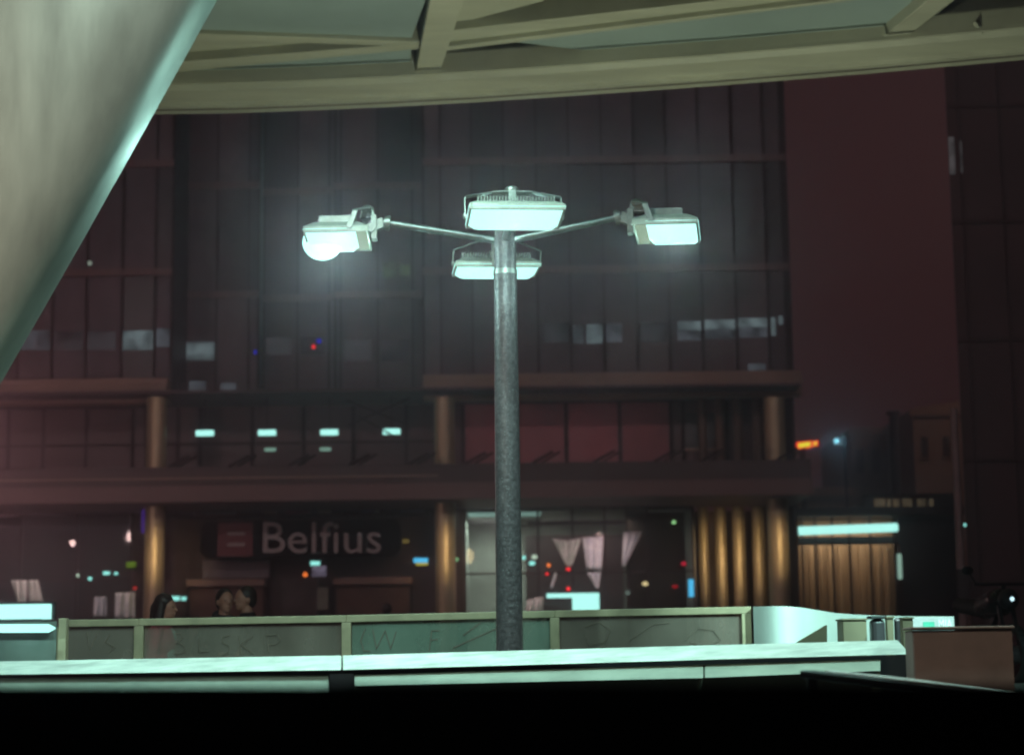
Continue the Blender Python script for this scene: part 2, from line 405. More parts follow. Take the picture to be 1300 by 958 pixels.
# ------------------------------------------------------------------ near parapet with metal coping
par = thing('parapet_wall', 'long low parapet with a brightly lit sloping metal coping in front of lamp post', 'parapet', (0, 0, 0))
ct = [(-120, 841), (0, 838.5), (434, 831.5), (860, 820.5), (1141, 812)]
cb = [(-120, 857.5), (0, 855), (434, 850), (860, 839.5), (1157, 829.5)]
Yc = lambda x: 11.3-.75*(x/1150.)
def copseg(i0, i1, ex=0):
    mb = MB()
    def prof(i, k=0):
        tx, ty = ct[i]; bx_, by = cb[i]
        Y = Yc(tx); A = P(tx, ty, Y+.16); Bp = P(bx_, by+0, Y)
        up_ = A.z
        return [Bp, Vector((A.x, A.y, up_)), Vector((A.x, A.y+.12, up_-.01)), Vector((A.x, A.y+.12, up_-.06)), Vector((Bp.x, Bp.y+.02, Bp.z-.002))]
    a = prof(i0); b = prof(i1)
    g = (b[0]-a[0]).normalized()*.004
    mb.hexa([p+g for p in a], [p-g for p in b]); return mb
copseg(0, 2).build('coping', m_coping, par, bevel=.006)
copseg(2, 4).build('coping', m_coping, par, bevel=.006)
# lower ledge strips
def strip(x0, x1, t0, t1, h0, h1, m, nm, dy=.03, depth=.2, pr=.16):
    Y0 = Yc(x0)+dy; Y1 = Yc(x1)+dy
    a = P(x0, t0, Y0+.02); b = P(x1, t1, Y1+.02); c = P(x1, t1+h1, Y1-pr); d = P(x0, t0+h0, Y0-pr)
    mb = MB(); off = Vector((0, depth, 0))
    mb.hexa([d, c, c+off, d+off], [a, b, b+off-Vector((0, .05, 0)), a+off-Vector((0, .05, 0))])
    return mb.build(nm, m, par, bevel=.003)
strip(-120, 417, 861, 856.5, 40, 40, m_panelw, 'panel')
strip(450, 893, 856, 843, 14, 17, m_panelw, 'panel')
strip(895, 1118, 842.8, 836, 17, 15, m_panelw, 'panel')
strip(450, 1118, 871, 852.5, 60, 60, mat('lower_wall', (.10, .09, .06), .7), 'lower_wall', -.05, .2, .0)
# core behind panels
a0 = P(-120, 862, 11.6); a1 = P(1150, 832, 10.9)
MB().hexa([Vector((a0.x, a0.y, 0)), Vector((a1.x, a1.y, 0)), Vector((a1.x, a1.y+.1, 0)), Vector((a0.x, a0.y+.1, 0))],
          [a0+Vector((0, 0, .015)), a1+Vector((0, 0, .005)), a1+Vector((0, .1, .005)), a0+Vector((0, .1, .015))]).build('core', m_dark, par)
pa = P(434, 852, Yc(434)+.0)
MB().box((P(418, 852, 11).x, pa.y+.0, .2), (P(449, 852, 11).x, pa.y+.22, pa.z-.012)).build('divider', m_dark, par)

# near-black wall added to fill the blank band along the bottom
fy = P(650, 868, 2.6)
fg = thing('filler_wall', 'plain black filler wall added along the very bottom close to viewer', 'wall', (0, 2.6, 0))
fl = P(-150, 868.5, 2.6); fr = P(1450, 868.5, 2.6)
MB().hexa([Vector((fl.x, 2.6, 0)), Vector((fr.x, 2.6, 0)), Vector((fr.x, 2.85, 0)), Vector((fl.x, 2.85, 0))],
          [fl, fr, fr+Vector((0, .25, -.03)), fl+Vector((0, .25, -.03))]).build('filler_wall_body', m_black, fg)
# handrail at lower right
hr = thing('handrail', 'dark steel handrail with a shiny lit top sloping down beside parapet', 'handrail', (0, 0, 0))
h0 = P(1024, 855, 7.6); h1 = P(1290, 884, 6.9)
hm = MB().bar(h0, h1, .09, .03); hm.build('rail', m_dark, hr, bevel=.008)
hb = P(1050, 854.5, 7.52); hb2 = P(1290, 881, 6.85)
MB().bar(hb+Vector((0, 0, .004)), hb2+Vector((0, 0, .006)), .04, .018).build('grip', mat('polished_steel', (.8, .78, .76), .35, .1), hr, bevel=.005)
MB().tube((h0.x+.02, h0.y, 0), (h0.x+.02, h0.y, h0.z-.01), .022, .022, 20).build('post', m_dark, hr, smooth=True)
MB().tube((h1.x-.02, h1.y, 0), (h1.x-.02, h1.y, h1.z-.01), .022, .022, 20).build('post', m_dark, hr, smooth=True)

# ------------------------------------------------------------------ glazed rail
YR = 14.5
def railseg(root, x0, x1, y0, y1, m, Y0=YR, Y1=YR, post_l=True, glass=True):
    a = P(x0, y0, Y0); b = P(x1, y1, Y1)
    th = 9*YR/F
    MB().hexa([a-Vector((0, .03, th)), b-Vector((0, .03, th)), b+Vector((0, .05, -th)), a+Vector((0, .05, -th))],
              [a-Vector((0, .03, 0)), b-Vector((0, .03, 0)), b+Vector((0, .05, 0)), a+Vector((0, .05, 0))]).build('top_rail', m_rail, root, bevel=.006)
    if glass:
        MB().hexa([Vector((a.x+.04, Y0, .45)), Vector((b.x-.01, Y1, .45)), Vector((b.x-.01, Y1+.012, .45)), Vector((a.x+.04, Y0+.012, .45))],
              [a+Vector((.04, 0, -th)), b+Vector((-.01, 0, -th)), b+Vector((-.01, .012, -th)), a+Vector((.04, .012, -th))]).build('glass_panel', m, root)
gr = thing('glass_balustrade', 'olive framed balustrade of dirty scratched glass panels behind lamp post', 'balustrade', (0, 0, 0))
px_posts = [(79, 786.5), (177, 785), (440, 780.5), (704, 774.5), (947, 769.5)]
m_rg2 = dirty_glass('rail_glass_lit_green', (.28, .34, .27), .52)  # greenish lighting on one panel is put into its glass tint
for i in range(4):
    (x0, y0), (x1, y1) = px_posts[i], px_posts[i+1]
    railseg(gr, x0, x1+(6 if i == 3 else 0), y0, y1, m_rg2 if i == 2 else m_railglass)
for x, y in px_posts:
    a = P(x-6, y+9, YR); b = P(x+6, y+9, YR)
    MB().box((a.x, YR-.028, 0), (b.x, YR+.04, min(a.z, b.z))).build('post', m_rail, gr, bevel=.004)
a = P(79, 786, YR); b = P(953, 769, YR)
MB().hexa([Vector((a.x, YR-.05, 0)), Vector((b.x, YR-.05, 0)), Vector((b.x, YR+.05, 0)), Vector((a.x, YR+.05, 0))],
          [Vector((a.x, YR-.05, .45)), Vector((b.x, YR-.05, .45)), Vector((b.x, YR+.05, .45)), Vector((a.x, YR+.05, .45))]).build('plinth', m_rail, gr)

def text_mesh(txt, size, width=None):
    c = bpy.data.curves.new('t', 'FONT'); c.body = txt; c.size = size; c.extrude = .0; c.resolution_u = 3
    o = bpy.data.objects.new('t', c); col.objects.link(o)
    dg = bpy.context.evaluated_depsgraph_get(); me = bpy.data.meshes.new_from_object(o.evaluated_get(dg))
    bpy.data.objects.remove(o); bpy.data.curves.remove(c)
    return me
def text_on(txt, x0, x1, yb, yt, Y, m, name, parent, depth=.02, bold=0):
    """flat lettering facing the viewer between two pixel columns, standing on the plane Y"""
    me = text_mesh(txt, 1.0)
    xs = [v.co.x for v in me.vertices]; ys = [v.co.y for v in me.vertices]
    a = P(x0, yb, Y); b = P(x1, yb, Y); t = P(x0, yt, Y)
    sx = (b.x-a.x)/(max(xs)-min(xs)); sz = (t.z-a.z)/(max(ys)-min(ys))
    bm = bmesh.new(); bm.from_mesh(me)
    if depth:
        r = bmesh.ops.extrude_face_region(bm, geom=bm.faces[:])
        bmesh.ops.translate(bm, verts=[v for v in r['geom'] if isinstance(v, bmesh.types.BMVert)], vec=(0, 0, depth))
    sl = (b.z-a.z)/(b.x-a.x)
    off = root_loc(parent)
    for v in bm.verts:
        x = a.x+(v.co.x-min(xs))*sx; z = a.z+(v.co.y-min(ys))*sz+ (x-a.x)*sl
        v.co = Vector((x, Y-v.co.z, z))-off
    bm.to_mesh(me); bm.free(); me.materials.clear(); me.materials.append(m); me.name = name
    o = bpy.data.objects.new(name, me); col.objects.link(o); o.parent = parent
    return o
# scratched graffiti: strokes on the glass, Y just in front
m_scr = mat('scratch_marks', (.20, .14, .11), .9)
def strokes(lst, name, w=.009):
    for ln in lst:
        mb = MB()
        for (p, q) in zip(ln[:-1], ln[1:]):
            a = P(p[0], p[1], YR-.004); b = P(q[0], q[1], YR-.004)
            mb.bar(a, b, w, .003, upv=(0, -1, 0))
        mb.build(name, m_scr, gr)
strokes([[(222, 804), (229, 803), (232, 809), (226, 815), (222, 815)], [(226, 815), (234, 819), (235, 827), (226, 830), (221, 829)],
         [(252, 808), (253, 827), (265, 826)], [(292, 806), (283, 808), (282, 815), (291, 820), (290, 828), (281, 831)],
         [(303, 806), (306, 829)], [(322, 806), (306, 818), (321, 829)], [(338, 806), (341, 828)], [(337, 806), (352, 805), (356, 812), (350, 817), (340, 818)]], 'scratch')
strokes([[(464, 797), (458, 812), (462, 826), (470, 826)], [(473, 798), (478, 823), (489, 800), (496, 823), (503, 801)], [(548, 800), (545, 826)], [(548, 800), (558, 800)], [(546, 812), (556, 811)],
         [(110, 803), (114, 824), (124, 803)], [(140, 804), (134, 815), (146, 822), (138, 828)], [(742, 796), (760, 789), (775, 800), (768, 815), (748, 818), (742, 806)],
         [(800, 812), (830, 792), (850, 790)], [(870, 812), (886, 797), (906, 800), (915, 812), (900, 819), (876, 815)]], 'scratch', .006)
strokes([[(575, 822), (640, 793)], [(588, 806), (610, 790)]], 'scratch', .008)

# left end: lit panel with tube light
lp = thing('glass_screen', 'grey glass screen end at left under the white tube light', 'glass screen', (0, 0, 0))
a = P(-80, 790, 13.6); b = P(72, 788, 13.6)
MB().box((a.x, 13.6, .3), (b.x, 13.615, a.z)).build('glass_panel', m_sideglass, lp)
b2 = P(75, 790, 13.58); b3 = P(85, 790, 13.58)
MB().box((b2.x, 13.56, 0), (b3.x, 13.64, a.z+.02)).build('post', m_rail, lp, bevel=.004)
MB().box((a.x, 13.55, 0), (b3.x, 13.66, .3)).build('plinth', m_rail, lp)
a = P(-80, 797.5, 13.4); b = P(62, 797, 13.4)
tb = thing('tube_light', 'glowing white horizontal tube light low at the left edge', 'lamp', (b.x, 13.4, 0))
mb = MB().tube(a, b, .030, .030, 20); mb.tube(b, b+Vector((.045, 0, 0)), .030, .006, 20)
mb.build('tube', m_tube, tb, smooth=True)
MB().box((a.x, 13.43, a.z-.02), (b.x-.02, 13.598, a.z+.02)).build('bracket', m_dark, tb)
point(P(20, 798, 13.3), 3, LAMP, .0)
a = P(-60, 766, 24); b = P(62, 766, 24); c = P(62, 785, 24)
sb = thing('light_box', 'glowing white rectangular light box at left edge above the tube light', 'light box', (b.x, 24, 0))
MB().box((a.x, 24, c.z), (b.x, 24.15, b.z)).build('screen', m_tube, sb)
MB().box((a.x-.05, 24.02, 0), (b.x-.1, 24.4, c.z)).build('stand', m_dark, sb)
MB().box((a.x-.05, 24.151, c.z-.0), (b.x+.04, 24.25, b.z+.03)).build('frame', m_dark, sb)

# ------------------------------------------------------------------ right: white curved parapet and clutter
wp = thing('curved_parapet', 'brilliantly lit white parapet curving away at right end of balustrade', 'parapet', (0, 0, 0))
cpts = [(956, 769.5, 14.4), (985, 769, 14.25), (1010, 770, 14.3), (1035, 773.5, 14.7), (1060, 777.5, 15.3), (1085, 779.5, 15.8), (1120, 781, 16.3), (1160, 781.8, 16.7), (1211, 782, 17.0)]
raw = [P(x, y, Y) for (x, y, Y) in cpts]; inn = []
for k in range(len(raw)-1):
    p0, p1, p2, p3 = raw[max(0, k-1)], raw[k], raw[k+1], raw[min(len(raw)-1, k+2)]
    for q in range(6):
        t = q/6; inn.append(.5*((2*p1)+(p2-p0)*t+(2*p0-5*p1+4*p2-p3)*t*t+(3*p1-p0-3*p2+p3)*t**3))
inn.append(raw[-1])
mb = MB(); off_ = Vector((.03, .16, 0)); n_ = len(inn)
rows = [[Vector((a.x, a.y, 0)) for a in inn], [Vector((a.x, a.y, a.z-.012)) for a in inn]]
sheet = MB(); sheet.v = rows[0]+rows[1]; sheet.f = [(k, k+1, n_+k+1, n_+k) for k in range(n_-1)]
for a, b in zip(inn[:-1], inn[1:]):
    mb.add([a, b, b+off_, a+off_, a-Vector((0, 0, .012)), b-Vector((0, 0, .012)), b+off_-Vector((0, 0, .2)), a+off_-Vector((0, 0, .2))], [(0, 1, 2, 3), (0, 4, 5, 1), (3, 2, 6, 7)])
sheet.build('wall_face', m_whitewall, wp, smooth=True)
wo = mb.build('wall_cap', m_whitewall, wp)
back = MB(); back.v = [v+off_ for v in rows[0]]+[v+off_ for v in rows[1]]; back.f = [(k, n_+k, n_+k+1, k+1) for k in range(n_-1)]
back.f += []
back.build('wall_back', m_whitewall, wp, smooth=True)
ends = MB()
for a in (inn[0], inn[-1]):
    ends.add([Vector((a.x, a.y, 0)), Vector((a.x, a.y, a.z-.013)), Vector((a.x+.03, a.y+.16, a.z-.013)), Vector((a.x+.03, a.y+.16, 0))], [(0, 1, 2, 3)])
ends.build('end_faces', m_whitewall, wp)
m_olive = mat('olive_panel', (.20, .15, .09), .7, 0, .15, 4)
q1 = thing('wedge_ramp', 'small olive triangular wedge leaning before the white curved parapet', 'wedge', (0, 0, 0))
A, B_, C_ = P(1008, 818, 12.6), P(1050, 818, 12.6), P(1050, 793, 12.6)
o = Vector((0, .1, 0)); MB().hexa([A, B_, C_], [A+o, B_+o, C_+o]).build('wedge_top', m_olive, q1)
MB().box((A.x, 12.6, 0), (B_.x, 12.7, A.z-.001)).build('wedge_base', m_olive, q1)
def ubox(name, lab, cat, x0, x1, yt, Y, d, m, bev=.006, grp=None, zb=0):
    a = P(x0, yt, Y); b = P(x1, yt, Y)
    r = thing(name, lab, cat, ((a.x+b.x)/2, Y, 0), grp)
    MB().box((a.x, Y, zb), (b.x, Y+d, (a.z+b.z)/2)).build('body', m, r, bevel=bev); return r, a, b
r, a, b = ubox('junction_box', 'pale olive square cabinet in front of the white parapet', 'cabinet', 1070, 1100, 787, 13.2, .25, m_olive)
MB().box((a.x-.008, 13.19, a.z), (b.x+.008, 13.46, a.z+.012)).build('lid', m_olive, r, bevel=.003)
r, a, b = ubox('waste_bin', 'dark rounded bin between the olive cabinet and pillar', 'bin', 1107, 1124, 785, 13.5, .14, m_dark, .03)
MB().box((a.x-.01, 13.48, a.z), (b.x+.01, 13.66, a.z+.02)).build('lid', m_rubber, r, bevel=.006)
r, a, b = ubox('steel_pillar', 'slim olive pillar standing left of the pair beside brown box', 'pillar', 1126, 1134, 784, 13.0, .08, m_olive, .004, 'slim pillars by the brown box')
MB().box((a.x-.006, 12.99, a.z), (b.x+.006, 13.09, a.z+.01)).build('cap', m_olive, r)
r, a, b = ubox('steel_pillar', 'wider olive pillar touching the brown box', 'pillar', 1146, 1159, 785, 12.6, .10, m_olive, .004, 'slim pillars by the brown box')
MB().box((a.x-.006, 12.59, a.z), (b.x+.006, 12.71, a.z+.01)).build('cap', m_olive, r)
a = P(1139, 788, 13.1); sp_ = thing('bottle', 'dark slim cylinder between the two olive pillars', 'post', (a.x, 13.1, 0))
MB().tube((a.x, 13.1, 0), (a.x, 13.1, a.z), .022, .022, 18).build('shaft', m_dark, sp_, smooth=True)
MB().ball((a.x, 13.1, a.z), .022).build('cap', m_pole, sp_, smooth=True)
sp_.name = 'slim_bollard'
# brown box, near right
r, a, b = ubox('utility_box', 'large plain brown utility box at lower right end of parapet', 'utility box', 1158, 1285, 799, 9.9, .2, m_box, .008)
MB().box((a.x-.01, 9.885, a.z+.001), (b.x+.01, 10.11, a.z+.014)).build('lid', m_box, r, bevel=.004)
# information panel with green square
a = P(1152, 783.5, 14.0); b = P(1211, 783.5, 14.0); c = P(1211, 801, 14.0)
ip = thing('notice_panel', 'grey notice panel with a green square and white letters above brown box', 'sign', ((a.x+b.x)/2, 14, 0))
MB().box((a.x, 14.0, c.z-.05), (b.x, 14.03, a.z)).build('panel', mat('notice_grey', (.34, .30, .30), .6), ip, bevel=.003)
MB().box((a.x+.02, 14.031, 0), (a.x+.06, 14.07, a.z-.02)).build('post', m_dark, ip)
MB().box((b.x-.06, 14.031, 0), (b.x-.02, 14.07, a.z-.02)).build('post', m_dark, ip)
g0 = P(1172, 789, 13.99); g1 = P(1187, 799, 13.99)
MB().box((g0.x, 13.995, g1.z), (g1.x, 13.999, g0.z)).build('green_square', mat('notice_green', (.05, .30, .20), .5), ip)
text_on('MIA', 1192, 1209, 797, 786, 13.998, mat('notice_white', (.75, .75, .72), .6), 'lettering', ip, .003)

# ------------------------------------------------------------------ office building
YB = 62.0
bld = thing('office_building', 'wide dark glazed office block with pale cornice above shops', 'building', (0, YB, 0))
def X(px_, py=400, Y=YB): return P(px_, py, Y).x
def Z(py, px_=650, Y=YB): return P(px_, py, Y).z
ZT = 27.0
def wall_section(x0, x1, Y, lines, bands, m, zb, jit=.012, name='curtain_wall'):
    """panes with slight individual tilt between mullions (lines = x of mullions), bands = z of floor bands"""
    xs = sorted([x0]+[l for l in lines if x0+.1 < l < x1-.1]+[x1]); zs = [zb]+sorted(bands)+[ZT]
    zz = []
    for a, b in zip(zs[:-1], zs[1:]):
        nn = 1; zz += [a+(b-a)*k/nn for k in range(nn)]
    zz.append(ZT)
    p = MB(); mu = MB(); bd = MB()
    for a, b in zip(xs[:-1], xs[1:]):
        for c, d in zip(zz[:-1], zz[1:]):
            j = lambda: random.uniform(-jit, jit)
            p.add([(a, Y+j(), c), (b, Y+j(), c), (b, Y+j(), d), (a, Y+j(), d)], [(0, 1, 2, 3)])
    for x in xs: mu.box((x-.045, Y-.07, zb), (x+.045, Y+.02, ZT))
    w = p.build(name, m, bld, fix=False)
    for mm in m_var: w.data.materials.append(mm)
    for f in w.data.polygons: f.material_index = random.choice((0, 0, 1, 2))
    mu.build('mullions', m_mull, w)
    for z in bands: MB().box((x0-.02, Y-.16, z-.14), (x1+.02, Y+.02, z+.10)).build('floor_band', m_band, w)
    # body behind the glass
    MB().box((x0, Y+.06, zb), (x1, Y+14, ZT)).build('core', m_dark, w)
    return w
zM = [Z(204, 700), Z(342, 700)]
zbM = Z(488, 700)
mainlines = [X(x) for x in (560, 600, 641, 683, 724.5, 767, 809, 850, 892, 935, 976)]
wall_section(X(538), X(1003), YB, mainlines, zM, m_pane, zbM)
zL = [Z(209, 120), Z(346, 120)]
wall_section(X(-260), X(218), YB, [X(x) for x in (-220, -176, -132, -88, -64, -20, 24, 67, 110, 155, 197)], zL, m_pane, Z(495, 120))
Y1 = 65.0
wall_section(X(218, 400, Y1), X(328, 400, Y1), Y1, [X(x, 400, Y1) for x in (234, 275, 316)], [Z(236, 270, Y1), Z(374, 270, Y1)], m_pane2, Z(512, 270, Y1))
Y2 = 66.2
wall_section(X(328, 400, Y2), X(426, 400, Y2), Y2, [X(x, 400, Y2) for x in (335, 378, 418)], [Z(243, 380, Y2), Z(378, 380, Y2)], m_pane2, Z(517, 380, Y2))
wall_section(X(426, 400, Y1), X(538, 400, Y1), Y1, [X(x, 400, Y1) for x in (433, 480, 524)], [Z(236, 480, Y1), Z(374, 480, Y1)], m_pane2, Z(512, 480, Y1))
# cornices
def cornice(x0, x1, Y, y_px, ref, dp=.7, k=1.):
    z0 = Z(y_px, ref, Y)
    mb = MB(); mb.box((x0, Y-dp, z0-.25*k), (x1, Y+.05, z0+.02)); mb.box((x0, Y-dp*.8, z0+.021), (x1, Y+.05, z0+.25)); mb.box((x0, Y-dp*.72, z0-.56*k), (x1, Y+.05, z0-.251*k))
    mb.build('cornice', m_corn, bld, bevel=.03)
cornice(X(538), X(1011), YB, 487, 700, .9)
cornice(X(-260), X(219), YB, 494, 120, .9)
cornice(X(219, 400, Y1), X(328, 400, Y1), Y1, 512, 270, .5, .5)
cornice(X(328, 400, Y2), X(428, 400, Y2), Y2, 520, 380, .3, .5)
cornice(X(428, 400, Y1), X(538, 400, Y1), Y1, 517, 480, .5, .5)
# side face of the main block near the right edge
MB().box((X(996), YB-.1, zbM), (X(1004), YB+.0, ZT)).build('corner_post', m_mull, bld)
# gallery storey: back glazing set in, frames, ceiling, parapet
zg0 = Z(600, 650); zg1 = Z(512, 650)
YG = 63.5
def gwall(x0, x1, m, nm='gallery_glazing', Y=YG):
    mb = MB().box((x0, Y, zg0-.8), (x1, Y+.1, zg1+.2)); return mb.build(nm, m, bld)
m_gal = mat('gallery_wall', (.14, .085, .09), .5, 0, .25, .5)
m_galp = mat('gallery_wall_pink', (.36, .13, .15), .6, 0, .3, .35)
gwall(X(-260), X(585), m_gal); gwall(X(585), X(855), m_galp); gwall(X(855), X(1000), m_gal)
fr = MB()
for x in (-60, 0, 45, 100, 160, 178, 218, 247, 314, 380, 444, 512, 550, 585, 655, 718, 787, 853, 869, 925):
    fr.box((X(x)-.06, YG-.06, zg0-.8), (X(x)+.06, YG-.002, zg1+.2))
fr.box((X(-260), YG-.055, Z(556, 300)-.04), (X(560), YG-.003, Z(556, 300)+.04))
fr.build('gallery_frames', m_mull, bld)
MB().box((X(870), YG-.12, Z(566, 900)), (X(920), YG-.061, Z(562, 900))).build('window_sill', m_corn, bld)
MB().box((X(-260), YG-3.3+.0, zg1+.21), (X(1003), YG-1.51+1.5, zg1+.3)).build('gallery_ceiling', m_pod, bld)
MB().box((X(870), YG-.05, Z(562, 900)), (X(920), YG-.002, Z(516, 900))).build('gallery_window', mat('grey_pane', (.07, .08, .085), .2), bld)
# X brace
xb = MB()
for (p, q) in (((440, 508), (520, 540)), ((520, 505), (442, 540)), ((455, 528), (505, 556))):
    xb.bar(P(p[0], p[1], 61.2), P(q[0], q[1], 61.2), .05, .05)
xb.build('cross_brace', m_mull, bld)
# podium band
pb0 = P(-260, 636, 58.5); pb1 = P(1003, 630, 58.5)
zp = Z(634, 500, 58.5); zp2 = Z(613, 500, 58.5); zp3 = Z(588, 500, 58.5)
MB().box((X(-260), 58.5, zp), (X(1003), 62.6, zp2)).build('podium_fascia', mat('podium_lower', (.20, .12, .115), .6, 0, .15, .6), bld, bevel=.02)
MB().box((X(-260), 58.75, zp2+.002), (X(1003), 62.6, zp3)).build('podium_roof', m_pod, bld, bevel=.02)
gt = MB().box((X(-260), 58.70, zp2+.22), (X(560), 58.749, zp2+.27)); gt.build('gutter', m_corn, bld)
for x in (228, 304, 380, 457, 532, 605, 690, 768, 845, 905, 1000):
    fb = MB(); a = P(x-14, 583, 58.8); b = P(x+12, 569, 58.8)
    a.z = zp3+.0; b.z = zp3+.34
    fb.bar(a, b, .3, .07); fb.bar(a+Vector((.28, 0, 0)), b+Vector((.22, 0, 0)), .3, .04)
    fb.build('awning_bracket', m_mull, bld)
# right end wall and return of the podium
m_gold = m_steelcol; m_upcol = mat('upper_column_paint', (.16, .10, .075), .7, 0, .2, 1)
def column(px_, w, Y, y_top, y_bot_z=0.12, m=m_gold):
    x = X(px_, 650, Y); r_ = w*Y/F/2; zt = Z(y_top, px_, Y)
    mb = MB(); zs_ = [y_bot_z, 2.1, 2.12, 4.05, 4.07, zt]
    rr = [r_, r_, r_*.985, r_*.985, r_, r_]
    rr = [r_, r_, r_, r_, r_, r_]
    for i in range(5):
        mb.tube((x, Y, zs_[i]), (x, Y, zs_[i+1]), rr[i] if i % 2 == 0 else r_*.97, None, 32)
    mb.tube((x, Y, y_bot_z), (x, Y, y_bot_z+.15), r_*1.12, r_*1.12, 32)
    return mb.build('round_column', m, bld, smooth=False)
for px_, w in ((197, 26), (565, 26), (987, 27)):
    o = column(px_, w, 59.9, 505)
    o.data.polygons.foreach_set('use_smooth', [len(p.vertices) == 4 for p in o.data.polygons])
for px_, w in ((892, 13), (914, 15), (937, 16), (962, 17)):
    o = column(px_, w, 62.8, 634)
    o.data.polygons.foreach_set('use_smooth', [len(p.vertices) == 4 for p in o.data.polygons])
    o = MB().tube((X(px_, 540, 62.9), 62.9, zp3), (X(px_, 540, 62.9), 62.9, zg1+.2), w*62/F/2*.8, None, 24).build('upper_column', m_upcol, bld, smooth=True)
# shop interiors -----------------------------------------------------------
zs0 = .12; zs1 = zp
def room(x0, x1, d, mw, mf, mc, nm):
    Y = YB+.3
    MB().box((x0, Y+d, zs0), (x1, Y+d+.1, zs1)).build('back_wall', mw, bld)
    MB().box((x0-.1, Y, zs0), (x0, Y+d+.1, zs1)).build('side_wall', mw, bld)
    MB().box((x1, Y, zs0), (x1+.1, Y+d+.1, zs1)).build('side_wall', mw, bld)
    MB().box((x0, Y, zs1-.08), (x1, Y+d, zs1-.002)).build('shop_ceiling', mc, bld)
    MB().box((x0, Y, zs0-.08), (x1, Y+d, zs0)).build('shop_floor', mf, bld)
room(X(-260), X(172), 4, m_shopdark, m_floor, m_shopdark, 'l')
room(X(588), X(872), 5, m_shopwall, m_floor, m_shopwall, 'm')
MB().box((X(174), YB+.2, zs0), (X(586), YB+.3, zs1)).build('bank_wall', m_shopdark, bld)
MB().box((X(874), 64.5, zs0), (X(1003), 64.6, zs1)).build('arcade_wall', mat('arcade_wall', (.12, .075, .06), .7, 0, .3, .6), bld)
MB().box((X(1001), YB-.0, zs0), (X(1004), 70, zs1+4)).build('end_wall', m_shopdark, bld)
def glazing(x0, x1, xs_, zmid):
    MB().box((x0, YB+.02, zs0), (x1, YB+.035, zs1)).build('shop_glass', m_shopglass, bld)
    f = MB()
    for x in xs_: f.box((x-.035, YB-.03, zs0), (x+.035, YB+.018, zs1))
    for z in zmid: f.box((x0, YB-.03, z-.03), (x1, YB+.016, z+.03))
    f.build('shop_frames', m_mull, bld)
glazing(X(-260), X(172), [X(x) for x in (-40, 35, 105, 172)], [Z(736, 100)])
glazing(X(588), X(872), [X(x) for x in (588, 679, 722, 762, 790, 815, 872)], [Z(727, 700)])
# partition hanging inside the lit shop, darker right half and dark fascia
MB().box((X(664), 64.6, Z(775)), (X(790), 64.68, Z(672, 700))).build('partition', mat('display_wall', (.12, .075, .075), .7, 0, .4, 1.2), bld)
MB().box((X(792), 63.6, zs0), (X(868), 63.7, Z(640))).build('ribbed_screen', mat('ribbed_screen', (.11, .075, .06), .7, 0, .3, 2, streak=(8, 8, .3)), bld)
mb = MB()
for k in range(5): mb.box((X(664+k*25), 64.4, Z(650-k)), (X(700+k*22), 64.5, Z(656-k)))
MB().box((X(668), 64.2, Z(660)), (X(800), 64.3, Z(655))).build('bulkhead', m_mull, bld)
# bank front details
MB().box((X(218), YB-.5, Z(657, 300)-.0), (X(545), YB+.2, Z(656, 300)+.05)).build('sign_ledge', m_mull, bld)
for x0, x1, c in ((337, 352, (.30, .20, .11)), (365, 394, (.20, .03, .05)), (405, 420, (.30, .22, .14)), (232, 250, (.16, .12, .14)), (260, 300, (.12, .14, .16)), (460, 476, (.08, .08, .16)), (476, 480, (.3, .25, .28)), (508, 536, (.14, .12, .18))):
    MB().box((X(x0), YB-.1, Z(655, 300)), (X(x1), YB+.19, Z(638, 300))).build('reflection_panel', mat('transom_or_reflection', c, .5, 0, .4, 1.5), bld)  # column reflections painted as coloured panels above the sign
for x0, x1 in ((243, 340), (424, 522)):
    sh = MB()
    z0 = zs0; z1 = Z(744, 300)
    k = z0
    while k < z1-.05:
        sh.hexa([Vector((X(x0)+.08, YB-.02, k)), Vector((X(x1)-.08, YB-.02, k)), Vector((X(x1)-.08, YB+.19, k)), Vector((X(x0)+.08, YB+.19, k))],
                [Vector((X(x0)+.08, YB-.06, k+.07)), Vector((X(x1)-.08, YB-.06, k+.07)), Vector((X(x1)-.08, YB+.19, k+.07)), Vector((X(x0)+.08, YB+.19, k+.07))]); k += .085
    o = sh.build('roller_shutter', m_shutter, bld)
    MB().box((X(x0), YB-.35, z1), (X(x1), YB+.19, Z(735, 300))).build('shutter_housing', m_shutter, o, bevel=.02)
    MB().box((X(x0)-.05, YB-.12, zs0), (X(x0)+.07, YB+.19, z1)).build('shutter_guide', m_mull, o)
    MB().box((X(x1)-.07, YB-.12, zs0), (X(x1)+.05, YB+.19, z1)).build('shutter_guide', m_mull, o)
MB().box((X(262), YB-.15, Z(734, 300)), (X(345), YB+.19, Z(711, 300))).build('notice_strip', mat('grey_notice', (.16, .13, .15), .6), bld)
MB().box((X(360), YB-.05, zs0), (X(405), YB+.19, Z(735, 380))).build('doorway', mat('doorway_pane', (.075, .05, .05), .3, 0, .5, 1.5), bld)
MB().box((X(404), YB-.08, Z(774, 410)), (X(418), YB+.19, Z(745, 410))).build('poster', mat('pale_poster', (.22, .22, .18), .6), bld)

